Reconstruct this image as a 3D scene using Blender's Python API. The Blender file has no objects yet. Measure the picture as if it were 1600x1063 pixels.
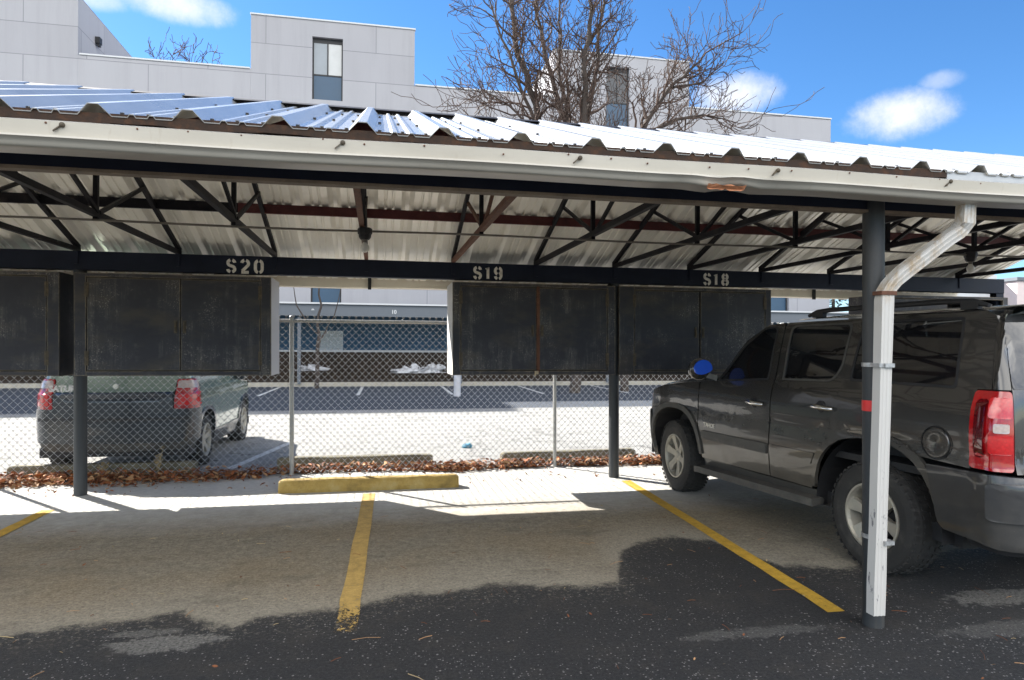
import bpy, bmesh, math, random
from mathutils import Vector, Matrix, noise
from mathutils.geometry import tessellate_polygon
R = math.radians
random.seed(11)
S = bpy.context.scene
COL = S.collection
LEAN = 0.0066

# ------------------------------------------------------------------ materials
def new_mat(name):
    m = bpy.data.materials.new(name); m.use_nodes = True
    nt = m.node_tree
    return m, nt, nt.nodes['Principled BSDF']
def N(nt, t, **kw):
    n = nt.nodes.new(t)
    for k, v in kw.items():
        if k.startswith('i_'): n.inputs[int(k[2:])].default_value = v
        else: setattr(n, k, v)
    return n
def coords(nt, scale=(1,1,1), loc=(0,0,0)):
    tc = N(nt, 'ShaderNodeTexCoord'); mp = N(nt, 'ShaderNodeMapping')
    mp.inputs['Scale'].default_value = scale; mp.inputs['Location'].default_value = loc
    nt.links.new(tc.outputs['Object'], mp.inputs[0])
    return mp.outputs[0]
def noise_tex(nt, vec, scale, detail=6, rough=.6):
    n = N(nt, 'ShaderNodeTexNoise'); n.inputs['Scale'].default_value = scale
    n.inputs['Detail'].default_value = detail; n.inputs['Roughness'].default_value = rough
    nt.links.new(vec, n.inputs['Vector']); return n.outputs['Fac']
def ramp(nt, fac, stops):
    r = N(nt, 'ShaderNodeValToRGB'); e = r.color_ramp.elements
    while len(e) < len(stops): e.new(.5)
    for i, (p, c) in enumerate(stops):
        e[i].position = p; e[i].color = (*c, 1) if len(c) == 3 else c
    nt.links.new(fac, r.inputs[0]); return r.outputs[0]
def mix(nt, fac, a, b, mode='MIX'):
    m = N(nt, 'ShaderNodeMix', data_type='RGBA', blend_type=mode)
    for sock, v in ((m.inputs[0], fac), (m.inputs[6], a), (m.inputs[7], b)):
        if isinstance(v, (int, float)): sock.default_value = v
        elif isinstance(v, tuple): sock.default_value = (*v, 1) if len(v) == 3 else v
        else: nt.links.new(v, sock)
    return m.outputs[2]
def math_n(nt, op, a, b=None, c=None):
    m = N(nt, 'ShaderNodeMath', operation=op)
    for i, v in enumerate((a, b, c)):
        if v is None: continue
        if isinstance(v, (int, float)): m.inputs[i].default_value = v
        else: nt.links.new(v, m.inputs[i])
    return m.outputs[0]
def bump(nt, bsdf, h, strength=.3, dist=.01):
    b = N(nt, 'ShaderNodeBump'); b.inputs['Strength'].default_value = strength; b.inputs['Distance'].default_value = dist
    nt.links.new(h, b.inputs['Height']); nt.links.new(b.outputs[0], bsdf.inputs['Normal'])
def simple(name, col, rough=.6, metal=0, var=.25, scale=6, bmp=.0, second=None, streak=False, coat=0, spec=None):
    """base colour with procedural wear: blotches towards `second`, and fine grain"""
    m, nt, b = new_mat(name)
    v = coords(nt, (1, 1, .12) if streak else (1, 1, 1))
    f = noise_tex(nt, v, scale); g = noise_tex(nt, coords(nt), scale * 9, 4)
    dark = tuple(c * (1 - var) for c in col); second = second or tuple(min(1, c * (1 + var)) for c in col)
    c = ramp(nt, f, [(.32, dark), (.52, col), (.75, second)])
    c = mix(nt, .35, c, ramp(nt, g, [(.3, dark), (.7, col)]))
    nt.links.new(c, b.inputs['Base Color'])
    r = math_n(nt, 'MULTIPLY_ADD', f, .25, rough - .12); nt.links.new(r, b.inputs['Roughness'])
    b.inputs['Metallic'].default_value = metal
    if coat: b.inputs['Coat Weight'].default_value = coat; b.inputs['Coat Roughness'].default_value = .05
    if spec is not None: b.inputs['Specular IOR Level'].default_value = spec
    if bmp: bump(nt, b, g, bmp, .004)
    return m

M = {}
M['navy'] = simple('navy_steel_paint', (.011, .016, .033), .55, 0, .35, 5, .05, (.018, .025, .044), spec=.25)
M['post'] = simple('worn_post_paint', (.030, .034, .038), .55, 0, .4, 8, .15, (.075, .066, .055), streak=True)
M['rust'] = simple('rusty_steel', (.13, .052, .028), .8, 0, .5, 14, .3, (.19, .10, .055))
M['rust_edge'] = simple('rust_edge', (.036, .018, .010), .9, 0, .6, 22, .6, (.10, .042, .018))
M['redox'] = simple('red_primer_steel', (.10, .018, .018), .65, 0, .4, 9, .1, (.14, .05, .04))
M['brownflange'] = simple('brown_flange', (.24, .185, .135), .75, 0, .45, 10, .2, (.33, .26, .19))
M['truss'] = simple('truss_paint', (.011, .0105, .015), .6, 0, .4, 8, .1, (.05, .042, .037), spec=.2)
M['beige'] = simple('beige_gutter_paint', (.76, .70, .58), .5, 0, .08, 4, .03, (.80, .74, .62))
M['white_metal'] = simple('chalky_white_paint', (.62, .61, .60), .5, 0, .1, 7, .05)
M['conduit'] = simple('dull_conduit', (.20, .18, .15), .55, .3, .3, 10)
M['shaded_concrete'] = simple('shaded_concrete', (.17, .15, .10), .95, 0, .4, 7, .5, (.25, .225, .16))  # concrete darkened all over, shade of the stops' fronts put into the colour
M['concrete'] = simple('weathered_concrete', (.34, .32, .27), .9, 0, .3, 9, .4, (.42, .40, .34))
M['yellow_stop'] = simple('faded_yellow_paint_on_concrete', (.36, .245, .065), .85, 0, .5, 6, .4, (.50, .41, .20))
M['galv'] = simple('galvanised_steel', (.37, .375, .38), .42, .35, .12, 20)
M['fence_post'] = simple('galvanised_post', (.42, .41, .38), .5, .4, .25, 9, .0, streak=True)
M['leaf'] = simple('dead_leaf', (.36, .115, .035), .8, 0, .5, 3, 0, (.48, .22, .085))
M['straw'] = simple('dry_straw', (.42, .32, .17), .85, 0, .3, 5)
M['bark'] = simple('winter_bark', (.055, .043, .037), .9, 0, .35, 5, .3, (.11, .09, .075))
M['twig'] = simple('winter_twig', (.075, .048, .038), .9, 0, .3, 2)
M['rubber'] = simple('tyre_rubber', (.028, .027, .026), .85, 0, .3, 12, .35, (.07, .065, .058))
M['alloy'] = simple('dusty_alloy', (.36, .34, .29), .45, .35, .2, 10, .05, (.5, .44, .34))
M['chrome'] = simple('chrome', (.75, .75, .75), .14, 1, .05, 4)
M['plastic'] = simple('black_plastic', (.018, .018, .02), .6, 0, .3, 12, .1)
M['greytrim'] = simple('grey_plastic_trim', (.075, .072, .066), .6, 0, .35, 9, .1, (.15, .135, .11))
M['dark'] = simple('dark_cavity', (.008, .008, .009), .9, 0, .2, 5)
M['seat'] = simple('dark_fabric_seat', (.04, .04, .045), .9, 0, .3, 8)
M['navy_wall'] = simple('blue_painted_wall', (.085, .19, .31), .7, 0, .15, 2, .05)
M['cp_white'] = simple('white_fascia_paint', (.52, .53, .54), .5, 0, .06, 1)
M['cp_grey'] = simple('grey_fascia', (.105, .12, .14), .55, 0, .1, 1)
M['door_white'] = simple('bright_white_door', (.9, .9, .9), .5, 0, .05, 2)
M['snow'] = simple('snow', (.42, .43, .46), .7, 0, .06, 5, .2)
M['soil'] = simple('dark_soil', (.045, .032, .024), .95, 0, .5, 5, .6, (.09, .06, .04))
M['shrub'] = simple('dead_shrub', (.035, .024, .018), .9, 0, .5, 4, 0, (.085, .055, .035))
M['evergreen'] = simple('evergreen_foliage', (.05, .075, .045), .8, 0, .4, 3, 0, (.11, .13, .08))
M['white_paint'] = simple('road_white', (.72, .72, .70), .8, 0, .2, 10)
M['litter_blue'] = simple('blue_plastic', (.10, .30, .42), .4, 0, .3, 30)
M['pink'] = simple('pale_pink_stucco', (.62, .52, .50), .8, 0, .08, 2)
M['stencil'] = simple('cream_stencil_paint', (.90, .86, .76), .8, 0, .25, 30)
M['bulb'] = simple('milky_bulb', (.74, .72, .66), .25, 0, .05, 4)
M['film'] = simple('blue_mirror_film', (.02, .13, .85), .25, 0, .1, 5)
M['badge'] = simple('badge_silver', (.62, .60, .55), .3, .6, .1, 10)
M['scuff'] = simple('orange_scuff', (.62, .25, .12), .8, 0, .35, 40)
M['reflector'] = simple('red_reflector_tape', (.62, .02, .02), .35, 0, .2, 30)
M['tape'] = simple('silver_strap', (.42, .42, .42), .4, .5, .4, 60)
M['hinge'] = simple('tarnished_hinge', (.10, .078, .052), .65, .2, .5, 30, .1, (.22, .16, .09))
M['edge_wear'] = simple('worn_door_edge', (.10, .082, .055), .75, 0, .6, 12, .1, (.24, .19, .12))
M['hasp'] = simple('brass_hasp', (.45, .36, .24), .5, .4, .3, 30)
M['panelgrey'] = simple('pale_panel', (.40, .41, .45), .5, 0, .08, 3)

def cabinet_mat():
    m, nt, b = new_mat('stained_cabinet_paint')
    oi = N(nt, 'ShaderNodeObjectInfo'); tc = N(nt, 'ShaderNodeTexCoord')
    of = N(nt, 'ShaderNodeVectorMath', operation='MULTIPLY'); nt.links.new(oi.outputs['Random'], of.inputs[0]); of.inputs[1].default_value = (17, 9, 23)
    ad = N(nt, 'ShaderNodeVectorMath', operation='ADD'); nt.links.new(tc.outputs['Object'], ad.inputs[0]); nt.links.new(of.outputs[0], ad.inputs[1])
    def co(sc):
        mp = N(nt, 'ShaderNodeMapping'); mp.inputs['Scale'].default_value = sc; nt.links.new(ad.outputs[0], mp.inputs[0]); return mp.outputs[0]
    v = co((1, 1, .07)); v2 = co((1, 1, 1))
    a = noise_tex(nt, v, 11, 9, .8); f = noise_tex(nt, v2, 2.2, 7, .65); g = noise_tex(nt, v2, 75, 3)
    h = noise_tex(nt, co((.55, 1, 1.3)), 3.2, 7, .65)
    base = ramp(nt, f, [(.32, (.0170, .0175, .0260)), (.52, (.0260, .0262, .0350)), (.72, (.046, .044, .049))])
    st = math_n(nt, 'MULTIPLY', ramp(nt, a, [(.51, (0, 0, 0)), (.62, (1, 1, 1))]), ramp(nt, f, [(.44, (0, 0, 0)), (.58, (1, 1, 1))]))
    c = mix(nt, math_n(nt, 'MULTIPLY', st, .70), base, (.135, .128, .115))
    c = mix(nt, math_n(nt, 'MULTIPLY', ramp(nt, h, [(.50, (0, 0, 0)), (.72, (1, 1, 1))]), .45), c, (.10, .078, .048))
    sp = ramp(nt, g, [(.58, (0, 0, 0)), (.66, (1, 1, 1))])
    c = mix(nt, math_n(nt, 'MULTIPLY', sp, ramp(nt, f, [(.50, (0, 0, 0)), (.62, (.8, .8, .8))])), c, (.34, .32, .28))
    bv = N(nt, 'ShaderNodeBevel'); bv.samples = 4; bv.inputs[0].default_value = .022
    ge = N(nt, 'ShaderNodeNewGeometry'); dt = N(nt, 'ShaderNodeVectorMath', operation='DOT_PRODUCT')
    nt.links.new(bv.outputs[0], dt.inputs[0]); nt.links.new(ge.outputs['Normal'], dt.inputs[1])
    ed = ramp(nt, dt.outputs['Value'], [(.86, (1, 1, 1)), (.99, (0, 0, 0))])
    ed = math_n(nt, 'MULTIPLY', ed, ramp(nt, noise_tex(nt, v2, 9, 5), [(.40, (.15, .15, .15)), (.58, (1, 1, 1))]))
    c = mix(nt, math_n(nt, 'MULTIPLY', ed, .9), c, (.27, .215, .135))
    nt.links.new(c, b.inputs['Base Color']); b.inputs['Roughness'].default_value = .6
    bump(nt, b, g, .06, .003)
    return m
M['cabinet'] = cabinet_mat()

def dirty_white():
    m, nt, b = new_mat('peeling_white_downspout')
    v = coords(nt, (1, 1, .35)); v2 = coords(nt)
    f = noise_tex(nt, v, 16, 7, .7); g = noise_tex(nt, v2, 40, 4)
    tc = N(nt, 'ShaderNodeTexCoord'); sx = N(nt, 'ShaderNodeSeparateXYZ'); nt.links.new(tc.outputs['Object'], sx.inputs[0])
    low = ramp(nt, sx.outputs[2], [(.0, (1, 1, 1)), (.90, (1, 1, 1)), (.93, (.0, .0, .0)), (1, (.0, .0, .0))])
    hi = N(nt, 'ShaderNodeMapRange'); nt.links.new(sx.outputs[2], hi.inputs[0]); hi.inputs[1].default_value = 1.75; hi.inputs[2].default_value = 1.95
    stain = ramp(nt, f, [(.47, (0, 0, 0)), (.62, (1, 1, 1))])
    c = mix(nt, math_n(nt, 'MULTIPLY', math_n(nt, 'MULTIPLY', stain, hi.outputs[0]), .75), (.50, .485, .46), (.33, .23, .12))
    chip = math_n(nt, 'MULTIPLY', ramp(nt, f, [(.60, (0, 0, 0)), (.63, (1, 1, 1))]), low)
    c = mix(nt, chip, c, (.15, .15, .16))
    nt.links.new(c, b.inputs['Base Color']); b.inputs['Roughness'].default_value = .42
    bump(nt, b, f, .25, .006)
    return m
M['downspout'] = dirty_white()

def gutter_mat():
    m, nt, b = new_mat('gutter_enamel')
    v = coords(nt, (.35, 1, 1)); f = noise_tex(nt, v, 3, 6); g = noise_tex(nt, coords(nt, (2, 1, .4)), 18, 5)
    c = ramp(nt, f, [(.3, (.42, .385, .325)), (.6, (.50, .465, .40))])
    c = mix(nt, math_n(nt, 'MULTIPLY', ramp(nt, g, [(.62, (0, 0, 0)), (.74, (1, 1, 1))]), .35), c, (.33, .27, .20))
    nt.links.new(c, b.inputs['Base Color']); b.inputs['Roughness'].default_value = .33
    bump(nt, b, f, .12, .03)
    return m
M['gutter'] = gutter_mat()

def roof_mat(under):
    m, nt, b = new_mat('roof_underside' if under else 'galvalume_roof')
    v = coords(nt, (1, .25, 1)); f = noise_tex(nt, v, 4, 6); g = noise_tex(nt, coords(nt), 9, 5)
    if under: c = ramp(nt, f, [(.3, (.83, .80, .72)), (.7, (.92, .89, .81))])
    else: c = ramp(nt, f, [(.3, (.42, .42, .41)), (.7, (.54, .54, .525))])
    c = mix(nt, math_n(nt, 'MULTIPLY', ramp(nt, g, [(.58, (0, 0, 0)), (.8, (1, 1, 1))]), .14), c, (.40, .37, .32))
    nt.links.new(c, b.inputs['Base Color'])
    b.inputs['Roughness'].default_value = .32 if under else .26
    b.inputs['Metallic'].default_value = (.25 if under else .58)
    return m
M['roof_top'] = roof_mat(False); M['roof_under'] = roof_mat(True)

def car_paint(name, col, dust, dust_h=.9, rough=.22):
    m, nt, b = new_mat(name)
    v = coords(nt); f = noise_tex(nt, v, 5, 7, .65); g = noise_tex(nt, v, 140, 3, .7); s = noise_tex(nt, coords(nt, (1, .3, 1.2)), 9, 6)
    tc = N(nt, 'ShaderNodeTexCoord'); sx = N(nt, 'ShaderNodeSeparateXYZ'); nt.links.new(tc.outputs['Object'], sx.inputs[0])
    mr = N(nt, 'ShaderNodeMapRange'); nt.links.new(math_n(nt, 'MULTIPLY_ADD', s, .5, math_n(nt, 'SUBTRACT', sx.outputs[2], .25)), mr.inputs[0])
    mr.inputs[1].default_value = dust_h; mr.inputs[2].default_value = .35; mr.inputs[3].default_value = .06; mr.inputs[4].default_value = .8
    k = math_n(nt, 'MULTIPLY', mr.outputs[0], ramp(nt, f, [(.25, (.35, .35, .35)), (.7, (1, 1, 1))]))
    c = mix(nt, k, col, dust)
    sp = math_n(nt, 'MULTIPLY', ramp(nt, g, [(.66, (0, 0, 0)), (.74, (1, 1, 1))]), math_n(nt, 'MULTIPLY_ADD', k, .9, .05))
    c = mix(nt, sp, c, tuple(min(1, d * 2.2) for d in dust))
    nt.links.new(c, b.inputs['Base Color'])
    nt.links.new(math_n(nt, 'MULTIPLY_ADD', k, .5, rough), b.inputs['Roughness'])
    b.inputs['Metallic'].default_value = .35
    cw = math_n(nt, 'SUBTRACT', 1.0, k); nt.links.new(cw, b.inputs['Coat Weight']); b.inputs['Coat Roughness'].default_value = .04
    return m
M['suv_paint'] = car_paint('dusty_charcoal_paint', (.044, .042, .040), (.16, .145, .12), 1.0)
M['suv_bumper'] = car_paint('dusty_grey_bumper', (.024, .025, .029), (.105, .098, .085), .95, .35)
M['sage_paint'] = car_paint('sage_green_paint', (.20, .265, .215), (.20, .22, .2), .45, .2)
M['sage_dark'] = car_paint('dark_teal_grey_bumper', (.014, .021, .029), (.05, .05, .048), .5, .35)

def glass_mat(name, tint, trans):
    m = bpy.data.materials.new(name); m.use_nodes = True; nt = m.node_tree
    b = nt.nodes['Principled BSDF']; out = nt.nodes['Material Output']
    v = coords(nt); g = noise_tex(nt, v, 70, 4, .7)
    c = mix(nt, math_n(nt, 'MULTIPLY', ramp(nt, g, [(.6, (0, 0, 0)), (.72, (1, 1, 1))]), .10), tint, (.25, .24, .22))
    nt.links.new(c, b.inputs['Base Color'])
    b.inputs['Roughness'].default_value = .03; b.inputs['IOR'].default_value = 1.75
    tr = N(nt, 'ShaderNodeBsdfTransparent'); tr.inputs[0].default_value = (.35, .38, .38, 1)
    mx = N(nt, 'ShaderNodeMixShader'); mx.inputs[0].default_value = trans
    nt.links.new(b.outputs[0], mx.inputs[1]); nt.links.new(tr.outputs[0], mx.inputs[2]); nt.links.new(mx.outputs[0], out.inputs[0])
    return m
M['glass'] = glass_mat('tinted_car_glass', (.012, .012, .014), .30)
M['rear_glass'] = glass_mat('dusty_rear_glass', (.03, .03, .032), .15)
M['win_glass'] = simple('apartment_window_glass', (.20, .23, .26), .08, 0, .1, 1)
M['win_dark'] = simple('dark_window_glass', (.030, .036, .044), .08, 0, .2, 1)
M['win_light'] = simple('pale_blind_behind_glass', (.42, .43, .43), .15, 0, .08, 2)
M['win_panel'] = simple('blue_spandrel_panel', (.022, .062, .115), .4, 0, .12, 1)

def lens_mat(name, col, rough=.12):
    m, nt, b = new_mat(name)
    v = coords(nt); w = N(nt, 'ShaderNodeTexVoronoi'); w.inputs['Scale'].default_value = 60; nt.links.new(v, w.inputs['Vector'])
    c = mix(nt, math_n(nt, 'MULTIPLY', w.outputs['Distance'], .5), col, tuple(x * .45 for x in col))
    nt.links.new(c, b.inputs['Base Color']); b.inputs['Roughness'].default_value = rough; b.inputs['Coat Weight'].default_value = 1
    b.inputs['Coat Roughness'].default_value = .03
    return m
M['red_lens'] = lens_mat('red_lens', (.40, .005, .008)); M['dark_red_lens'] = lens_mat('dark_red_lens', (.11, .003, .006))
M['bright_red_lens'] = lens_mat('bright_red_lens', (.58, .016, .018)); M['clear_lens'] = lens_mat('clear_lens', (.50, .40, .38))

# ------------------------------------------------------------------ ground
def ground_mat():
    m, nt, b = new_mat('parking_lot_asphalt')
    tc = N(nt, 'ShaderNodeTexCoord'); P = tc.outputs['Object']
    sx = N(nt, 'ShaderNodeSeparateXYZ'); nt.links.new(P, sx.inputs[0]); X, Y = sx.outputs[0], sx.outputs[1]
    edge = [(-6, 4.2), (-2.6, 4.22), (-2.02, 4.14), (-1.69, 4.18), (-1.39, 4.24), (-1.13, 4.29), (-1.0, 4.13), (-.76, 4.05), (-.70, 4.16), (-.26, 4.15),
            (.05, 4.30), (.46, 4.38), (.89, 4.42), (1.3, 4.30), (1.62, 4.33), (1.80, 4.85), (2.01, 5.14), (2.44, 5.28), (2.70, 5.15), (2.83, 4.66),
            (2.9, 4.43), (3.44, 4.31), (4.15, 4.45), (4.68, 4.6), (8, 4.3)]
    x0, x1 = -6., 8.
    t = math_n(nt, 'DIVIDE', math_n(nt, 'SUBTRACT', X, x0), x1 - x0)
    r = ramp(nt, t, [((x - x0) / (x1 - x0), (y / 10,) * 3) for x, y in edge])
    Yb = math_n(nt, 'MULTIPLY', r, 10)
    n1 = noise_tex(nt, P, 3.2, 8, .7); n2 = noise_tex(nt, P, 14, 6, .7); n3 = noise_tex(nt, P, 60, 5, .75); n4 = noise_tex(nt, P, .8, 5, .6); n5 = noise_tex(nt, P, 190, 3, .8)
    d = math_n(nt, 'SUBTRACT', Yb, Y)
    d = math_n(nt, 'ADD', d, math_n(nt, 'MULTIPLY', math_n(nt, 'SUBTRACT', n1, .5), .35))
    d = math_n(nt, 'ADD', d, math_n(nt, 'MULTIPLY', math_n(nt, 'SUBTRACT', n2, .5), .26))
    d = math_n(nt, 'ADD', d, math_n(nt, 'MULTIPLY', math_n(nt, 'SUBTRACT', n3, .5), .26))
    n7 = noise_tex(nt, P, 30, 6, .75); d = math_n(nt, 'ADD', d, math_n(nt, 'MULTIPLY', math_n(nt, 'SUBTRACT', n7, .5), .22))
    mk = N(nt, 'ShaderNodeMapRange'); nt.links.new(d, mk.inputs[0]); mk.inputs[1].default_value = -.03; mk.inputs[2].default_value = .05
    frag = N(nt, 'ShaderNodeMapRange'); nt.links.new(d, frag.inputs[0]); frag.inputs[1].default_value = .45; frag.inputs[2].default_value = .0
    worn = math_n(nt, 'MULTIPLY', ramp(nt, n7, [(.54, (0, 0, 0)), (.62, (.85, .85, .85))]), frag.outputs[0])
    new_mask = math_n(nt, 'MULTIPLY', mk.outputs[0], math_n(nt, 'SUBTRACT', 1.0, worn))
    # old dusty asphalt
    old = ramp(nt, n2, [(.26, (.145, .127, .095)), (.5, (.235, .203, .150)), (.76, (.32, .278, .205))])
    old = mix(nt, math_n(nt, 'MULTIPLY', ramp(nt, n4, [(.42, (0, 0, 0)), (.66, (1, 1, 1))]), .6), old, (.25, .185, .105))
    old = mix(nt, math_n(nt, 'MULTIPLY', ramp(nt, n1, [(.56, (0, 0, 0)), (.72, (1, 1, 1))]), .45), old, (.085, .080, .072))
    pale = N(nt, 'ShaderNodeMapRange'); nt.links.new(d, pale.inputs[0]); pale.inputs[1].default_value = -.7; pale.inputs[2].default_value = -.05
    old = mix(nt, math_n(nt, 'MULTIPLY', pale.outputs[0], .62), old, (.34, .31, .255))
    old = mix(nt, .55, old, ramp(nt, n3, [(.28, (.16, .16, .16)), (.48, (.9, .9, .9)), (.7, (1.45, 1.45, 1.45))]), 'MULTIPLY')
    old = mix(nt, .75, old, ramp(nt, noise_tex(nt, P, 34, 4, .8), [(.30, (.50, .50, .50)), (.5, (1, 1, 1)), (.70, (1.38, 1.36, 1.32))]), 'MULTIPLY')
    old = mix(nt, ramp(nt, noise_tex(nt, coords(nt, (.5, 1.3, 1), (4, 2, 0)), 2.1, 7, .7), [(.54, (0, 0, 0)), (.70, (.55, .55, .55))]), old, (.085, .074, .058))
    # pale strip with its sunlight put into the colour, then the far lot
    far = ramp(nt, n2, [(.3, (.42, .41, .385)), (.7, (.55, .535, .50))])
    fm = N(nt, 'ShaderNodeMapRange'); nt.links.new(math_n(nt, 'ADD', Y, n1), fm.inputs[0]); fm.inputs[1].default_value = 6.5; fm.inputs[2].default_value = 7.5
    old = mix(nt, fm.outputs[0], old, far)
    lot = ramp(nt, n1, [(.3, (.19, .185, .175)), (.52, (.27, .265, .25)), (.75, (.33, .32, .305))])
    lot = mix(nt, .6, lot, ramp(nt, n7, [(.3, (.70, .70, .70)), (.65, (1.1, 1.1, 1.1))]), 'MULTIPLY')
    wv = N(nt, 'ShaderNodeTexVoronoi', feature='DISTANCE_TO_EDGE'); wv.inputs['Scale'].default_value = .55
    wp = N(nt, 'ShaderNodeVectorMath', operation='ADD'); nt.links.new(P, wp.inputs[0]); nz = N(nt, 'ShaderNodeTexNoise'); nz.inputs['Scale'].default_value = 2.5; nz.inputs['Detail'].default_value = 6; nt.links.new(P, nz.inputs['Vector']); nt.links.new(nz.outputs['Color'], wp.inputs[1]); nt.links.new(wp.outputs[0], wv.inputs['Vector'])
    crk = math_n(nt, 'LESS_THAN', wv.outputs['Distance'], math_n(nt, 'MULTIPLY', n4, .016))
    lot = mix(nt, math_n(nt, 'MULTIPLY', crk, .75), lot, (.06, .058, .055))
    stn = ramp(nt, noise_tex(nt, coords(nt, (1, .35, 1)), 1.1, 7, .7), [(.56, (0, 0, 0)), (.68, (1, 1, 1))])
    lot = mix(nt, math_n(nt, 'MULTIPLY', stn, .5), lot, (.10, .098, .093))
    lm = N(nt, 'ShaderNodeMapRange'); nt.links.new(math_n(nt, 'ADD', Y, math_n(nt, 'MULTIPLY', n1, .4)), lm.inputs[0]); lm.inputs[1].default_value = 8.75; lm.inputs[2].default_value = 8.95
    old = mix(nt, lm.outputs[0], old, lot)
    far_shade = N(nt, 'ShaderNodeMapRange'); nt.links.new(math_n(nt, 'MULTIPLY_ADD', n1, .5, Y), far_shade.inputs[0]); far_shade.inputs[1].default_value = 16.9; far_shade.inputs[2].default_value = 17.2
    old = mix(nt, far_shade.outputs[0], old, ramp(nt, n2, [(.3, (.022, .030, .044)), (.7, (.040, .050, .068))]))  # building's shade on the far asphalt put into its colour, dark and bluish
    # newer sealed asphalt with pale stones
    new = ramp(nt, n3, [(.3, (.010, .010, .0105)), (.52, (.024, .0235, .0245)), (.8, (.062, .060, .059))])
    new = mix(nt, math_n(nt, 'MULTIPLY', ramp(nt, n1, [(.5, (0, 0, 0)), (.75, (1, 1, 1))]), .5), new, (.062, .053, .043))
    new = mix(nt, .8, new, ramp(nt, noise_tex(nt, P, 40, 4, .8), [(.30, (.45, .45, .45)), (.5, (1, 1, 1)), (.70, (1.7, 1.68, 1.65))]), 'MULTIPLY')
    vo = N(nt, 'ShaderNodeTexVoronoi'); vo.inputs['Scale'].default_value = 74; nt.links.new(P, vo.inputs['Vector'])
    rnd = N(nt, 'ShaderNodeSeparateColor'); nt.links.new(vo.outputs['Color'], rnd.inputs[0])
    n6 = noise_tex(nt, P, 1.7, 5, .7); nr = N(nt, 'ShaderNodeMapRange'); nt.links.new(Y, nr.inputs[0]); nr.inputs[1].default_value = 4.6; nr.inputs[2].default_value = 2.9; nr.inputs[3].default_value = -.10; nr.inputs[4].default_value = .12
    sel = math_n(nt, 'GREATER_THAN', math_n(nt, 'ADD', math_n(nt, 'ADD', rnd.outputs[0], nr.outputs[0]), math_n(nt, 'MULTIPLY', math_n(nt, 'SUBTRACT', n6, .5), 2.1)), .80)
    near = math_n(nt, 'LESS_THAN', vo.outputs['Distance'], math_n(nt, 'MULTIPLY_ADD', math_n(nt, 'POWER', rnd.outputs[1], 2.5), .38, .10))
    new = mix(nt, math_n(nt, 'MULTIPLY', math_n(nt, 'MULTIPLY', sel, near), .8), new, (.30, .29, .275))
    # dried salt patches on the sealed asphalt
    for (cx, cy, rx, ry, k) in ((-1.1, 3.86, .30, .11, .75), (-1.25, 4.02, .22, .05, .5), (3.95, 3.62, .40, .13, .8), (2.1, 3.42, .45, .07, .35), (3.6, 3.2, .5, .10, .3)):
        e = math_n(nt, 'ADD', math_n(nt, 'POWER', math_n(nt, 'DIVIDE', math_n(nt, 'SUBTRACT', X, cx), rx), 2), math_n(nt, 'POWER', math_n(nt, 'DIVIDE', math_n(nt, 'SUBTRACT', Y, cy), ry), 2))
        e = math_n(nt, 'ADD', e, math_n(nt, 'MULTIPLY', math_n(nt, 'SUBTRACT', n2, .5), 4.2))
        q = N(nt, 'ShaderNodeMapRange'); nt.links.new(e, q.inputs[0]); q.inputs[1].default_value = 1.1; q.inputs[2].default_value = .6; q.inputs[4].default_value = k
        new = mix(nt, math_n(nt, 'MULTIPLY', q.outputs[0], ramp(nt, n3, [(.35, (.1, .1, .1)), (.6, (1, 1, 1))])), new, (.27, .26, .24))
    c = mix(nt, new_mask, old, new)
    # wet oily stain under the parked vehicle
    nt.links.new(c, b.inputs['Base Color'])
    nt.links.new(math_n(nt, 'MULTIPLY_ADD', new_mask, -.18, .93), b.inputs['Roughness'])
    h = math_n(nt, 'ADD', math_n(nt, 'MULTIPLY', n3, 1.0), math_n(nt, 'MULTIPLY', n5, .6))
    bump(nt, b, h, .75, .012)
    return m
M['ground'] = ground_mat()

def line_mat(name, col, wear, more=.16):
    m = bpy.data.materials.new(name); m.use_nodes = True; nt = m.node_tree
    b = nt.nodes['Principled BSDF']; out = nt.nodes['Material Output']
    v = coords(nt); f = noise_tex(nt, v, 11, 8, .75); g = noise_tex(nt, v, 70, 5, .8)
    c = ramp(nt, f, [(.3, tuple(x * .62 for x in col)), (.6, col)])
    c = mix(nt, .5, c, ramp(nt, g, [(.3, (.5, .5, .5)), (.65, (1.1, 1.1, 1.1))]), 'MULTIPLY')
    nt.links.new(c, b.inputs['Base Color']); b.inputs['Roughness'].default_value = .85
    sx = N(nt, 'ShaderNodeSeparateXYZ'); tc = N(nt, 'ShaderNodeTexCoord'); nt.links.new(tc.outputs['Object'], sx.inputs[0])
    w = N(nt, 'ShaderNodeMapRange'); nt.links.new(sx.outputs[1], w.inputs[0]); w.inputs[1].default_value = 4.4; w.inputs[2].default_value = 3.8
    w.inputs[3].default_value = wear; w.inputs[4].default_value = wear + more
    k = math_n(nt, 'LESS_THAN', math_n(nt, 'ADD', math_n(nt, 'MULTIPLY', f, .5), math_n(nt, 'MULTIPLY', g, .5)), w.outputs[0])
    tr = N(nt, 'ShaderNodeBsdfTransparent'); mx = N(nt, 'ShaderNodeMixShader')
    nt.links.new(k, mx.inputs[0]); nt.links.new(b.outputs[0], mx.inputs[1]); nt.links.new(tr.outputs[0], mx.inputs[2]); nt.links.new(mx.outputs[0], out.inputs[0])
    bump(nt, b, g, .5, .006)
    return m
M['yline'] = line_mat('worn_yellow_paint', (.60, .36, .035), .37, .04)
M['yline_pale'] = line_mat('faded_yellow_paint', (.56, .37, .11), .41)
M['wline'] = line_mat('worn_white_paint', (.66, .66, .64), .36)

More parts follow.
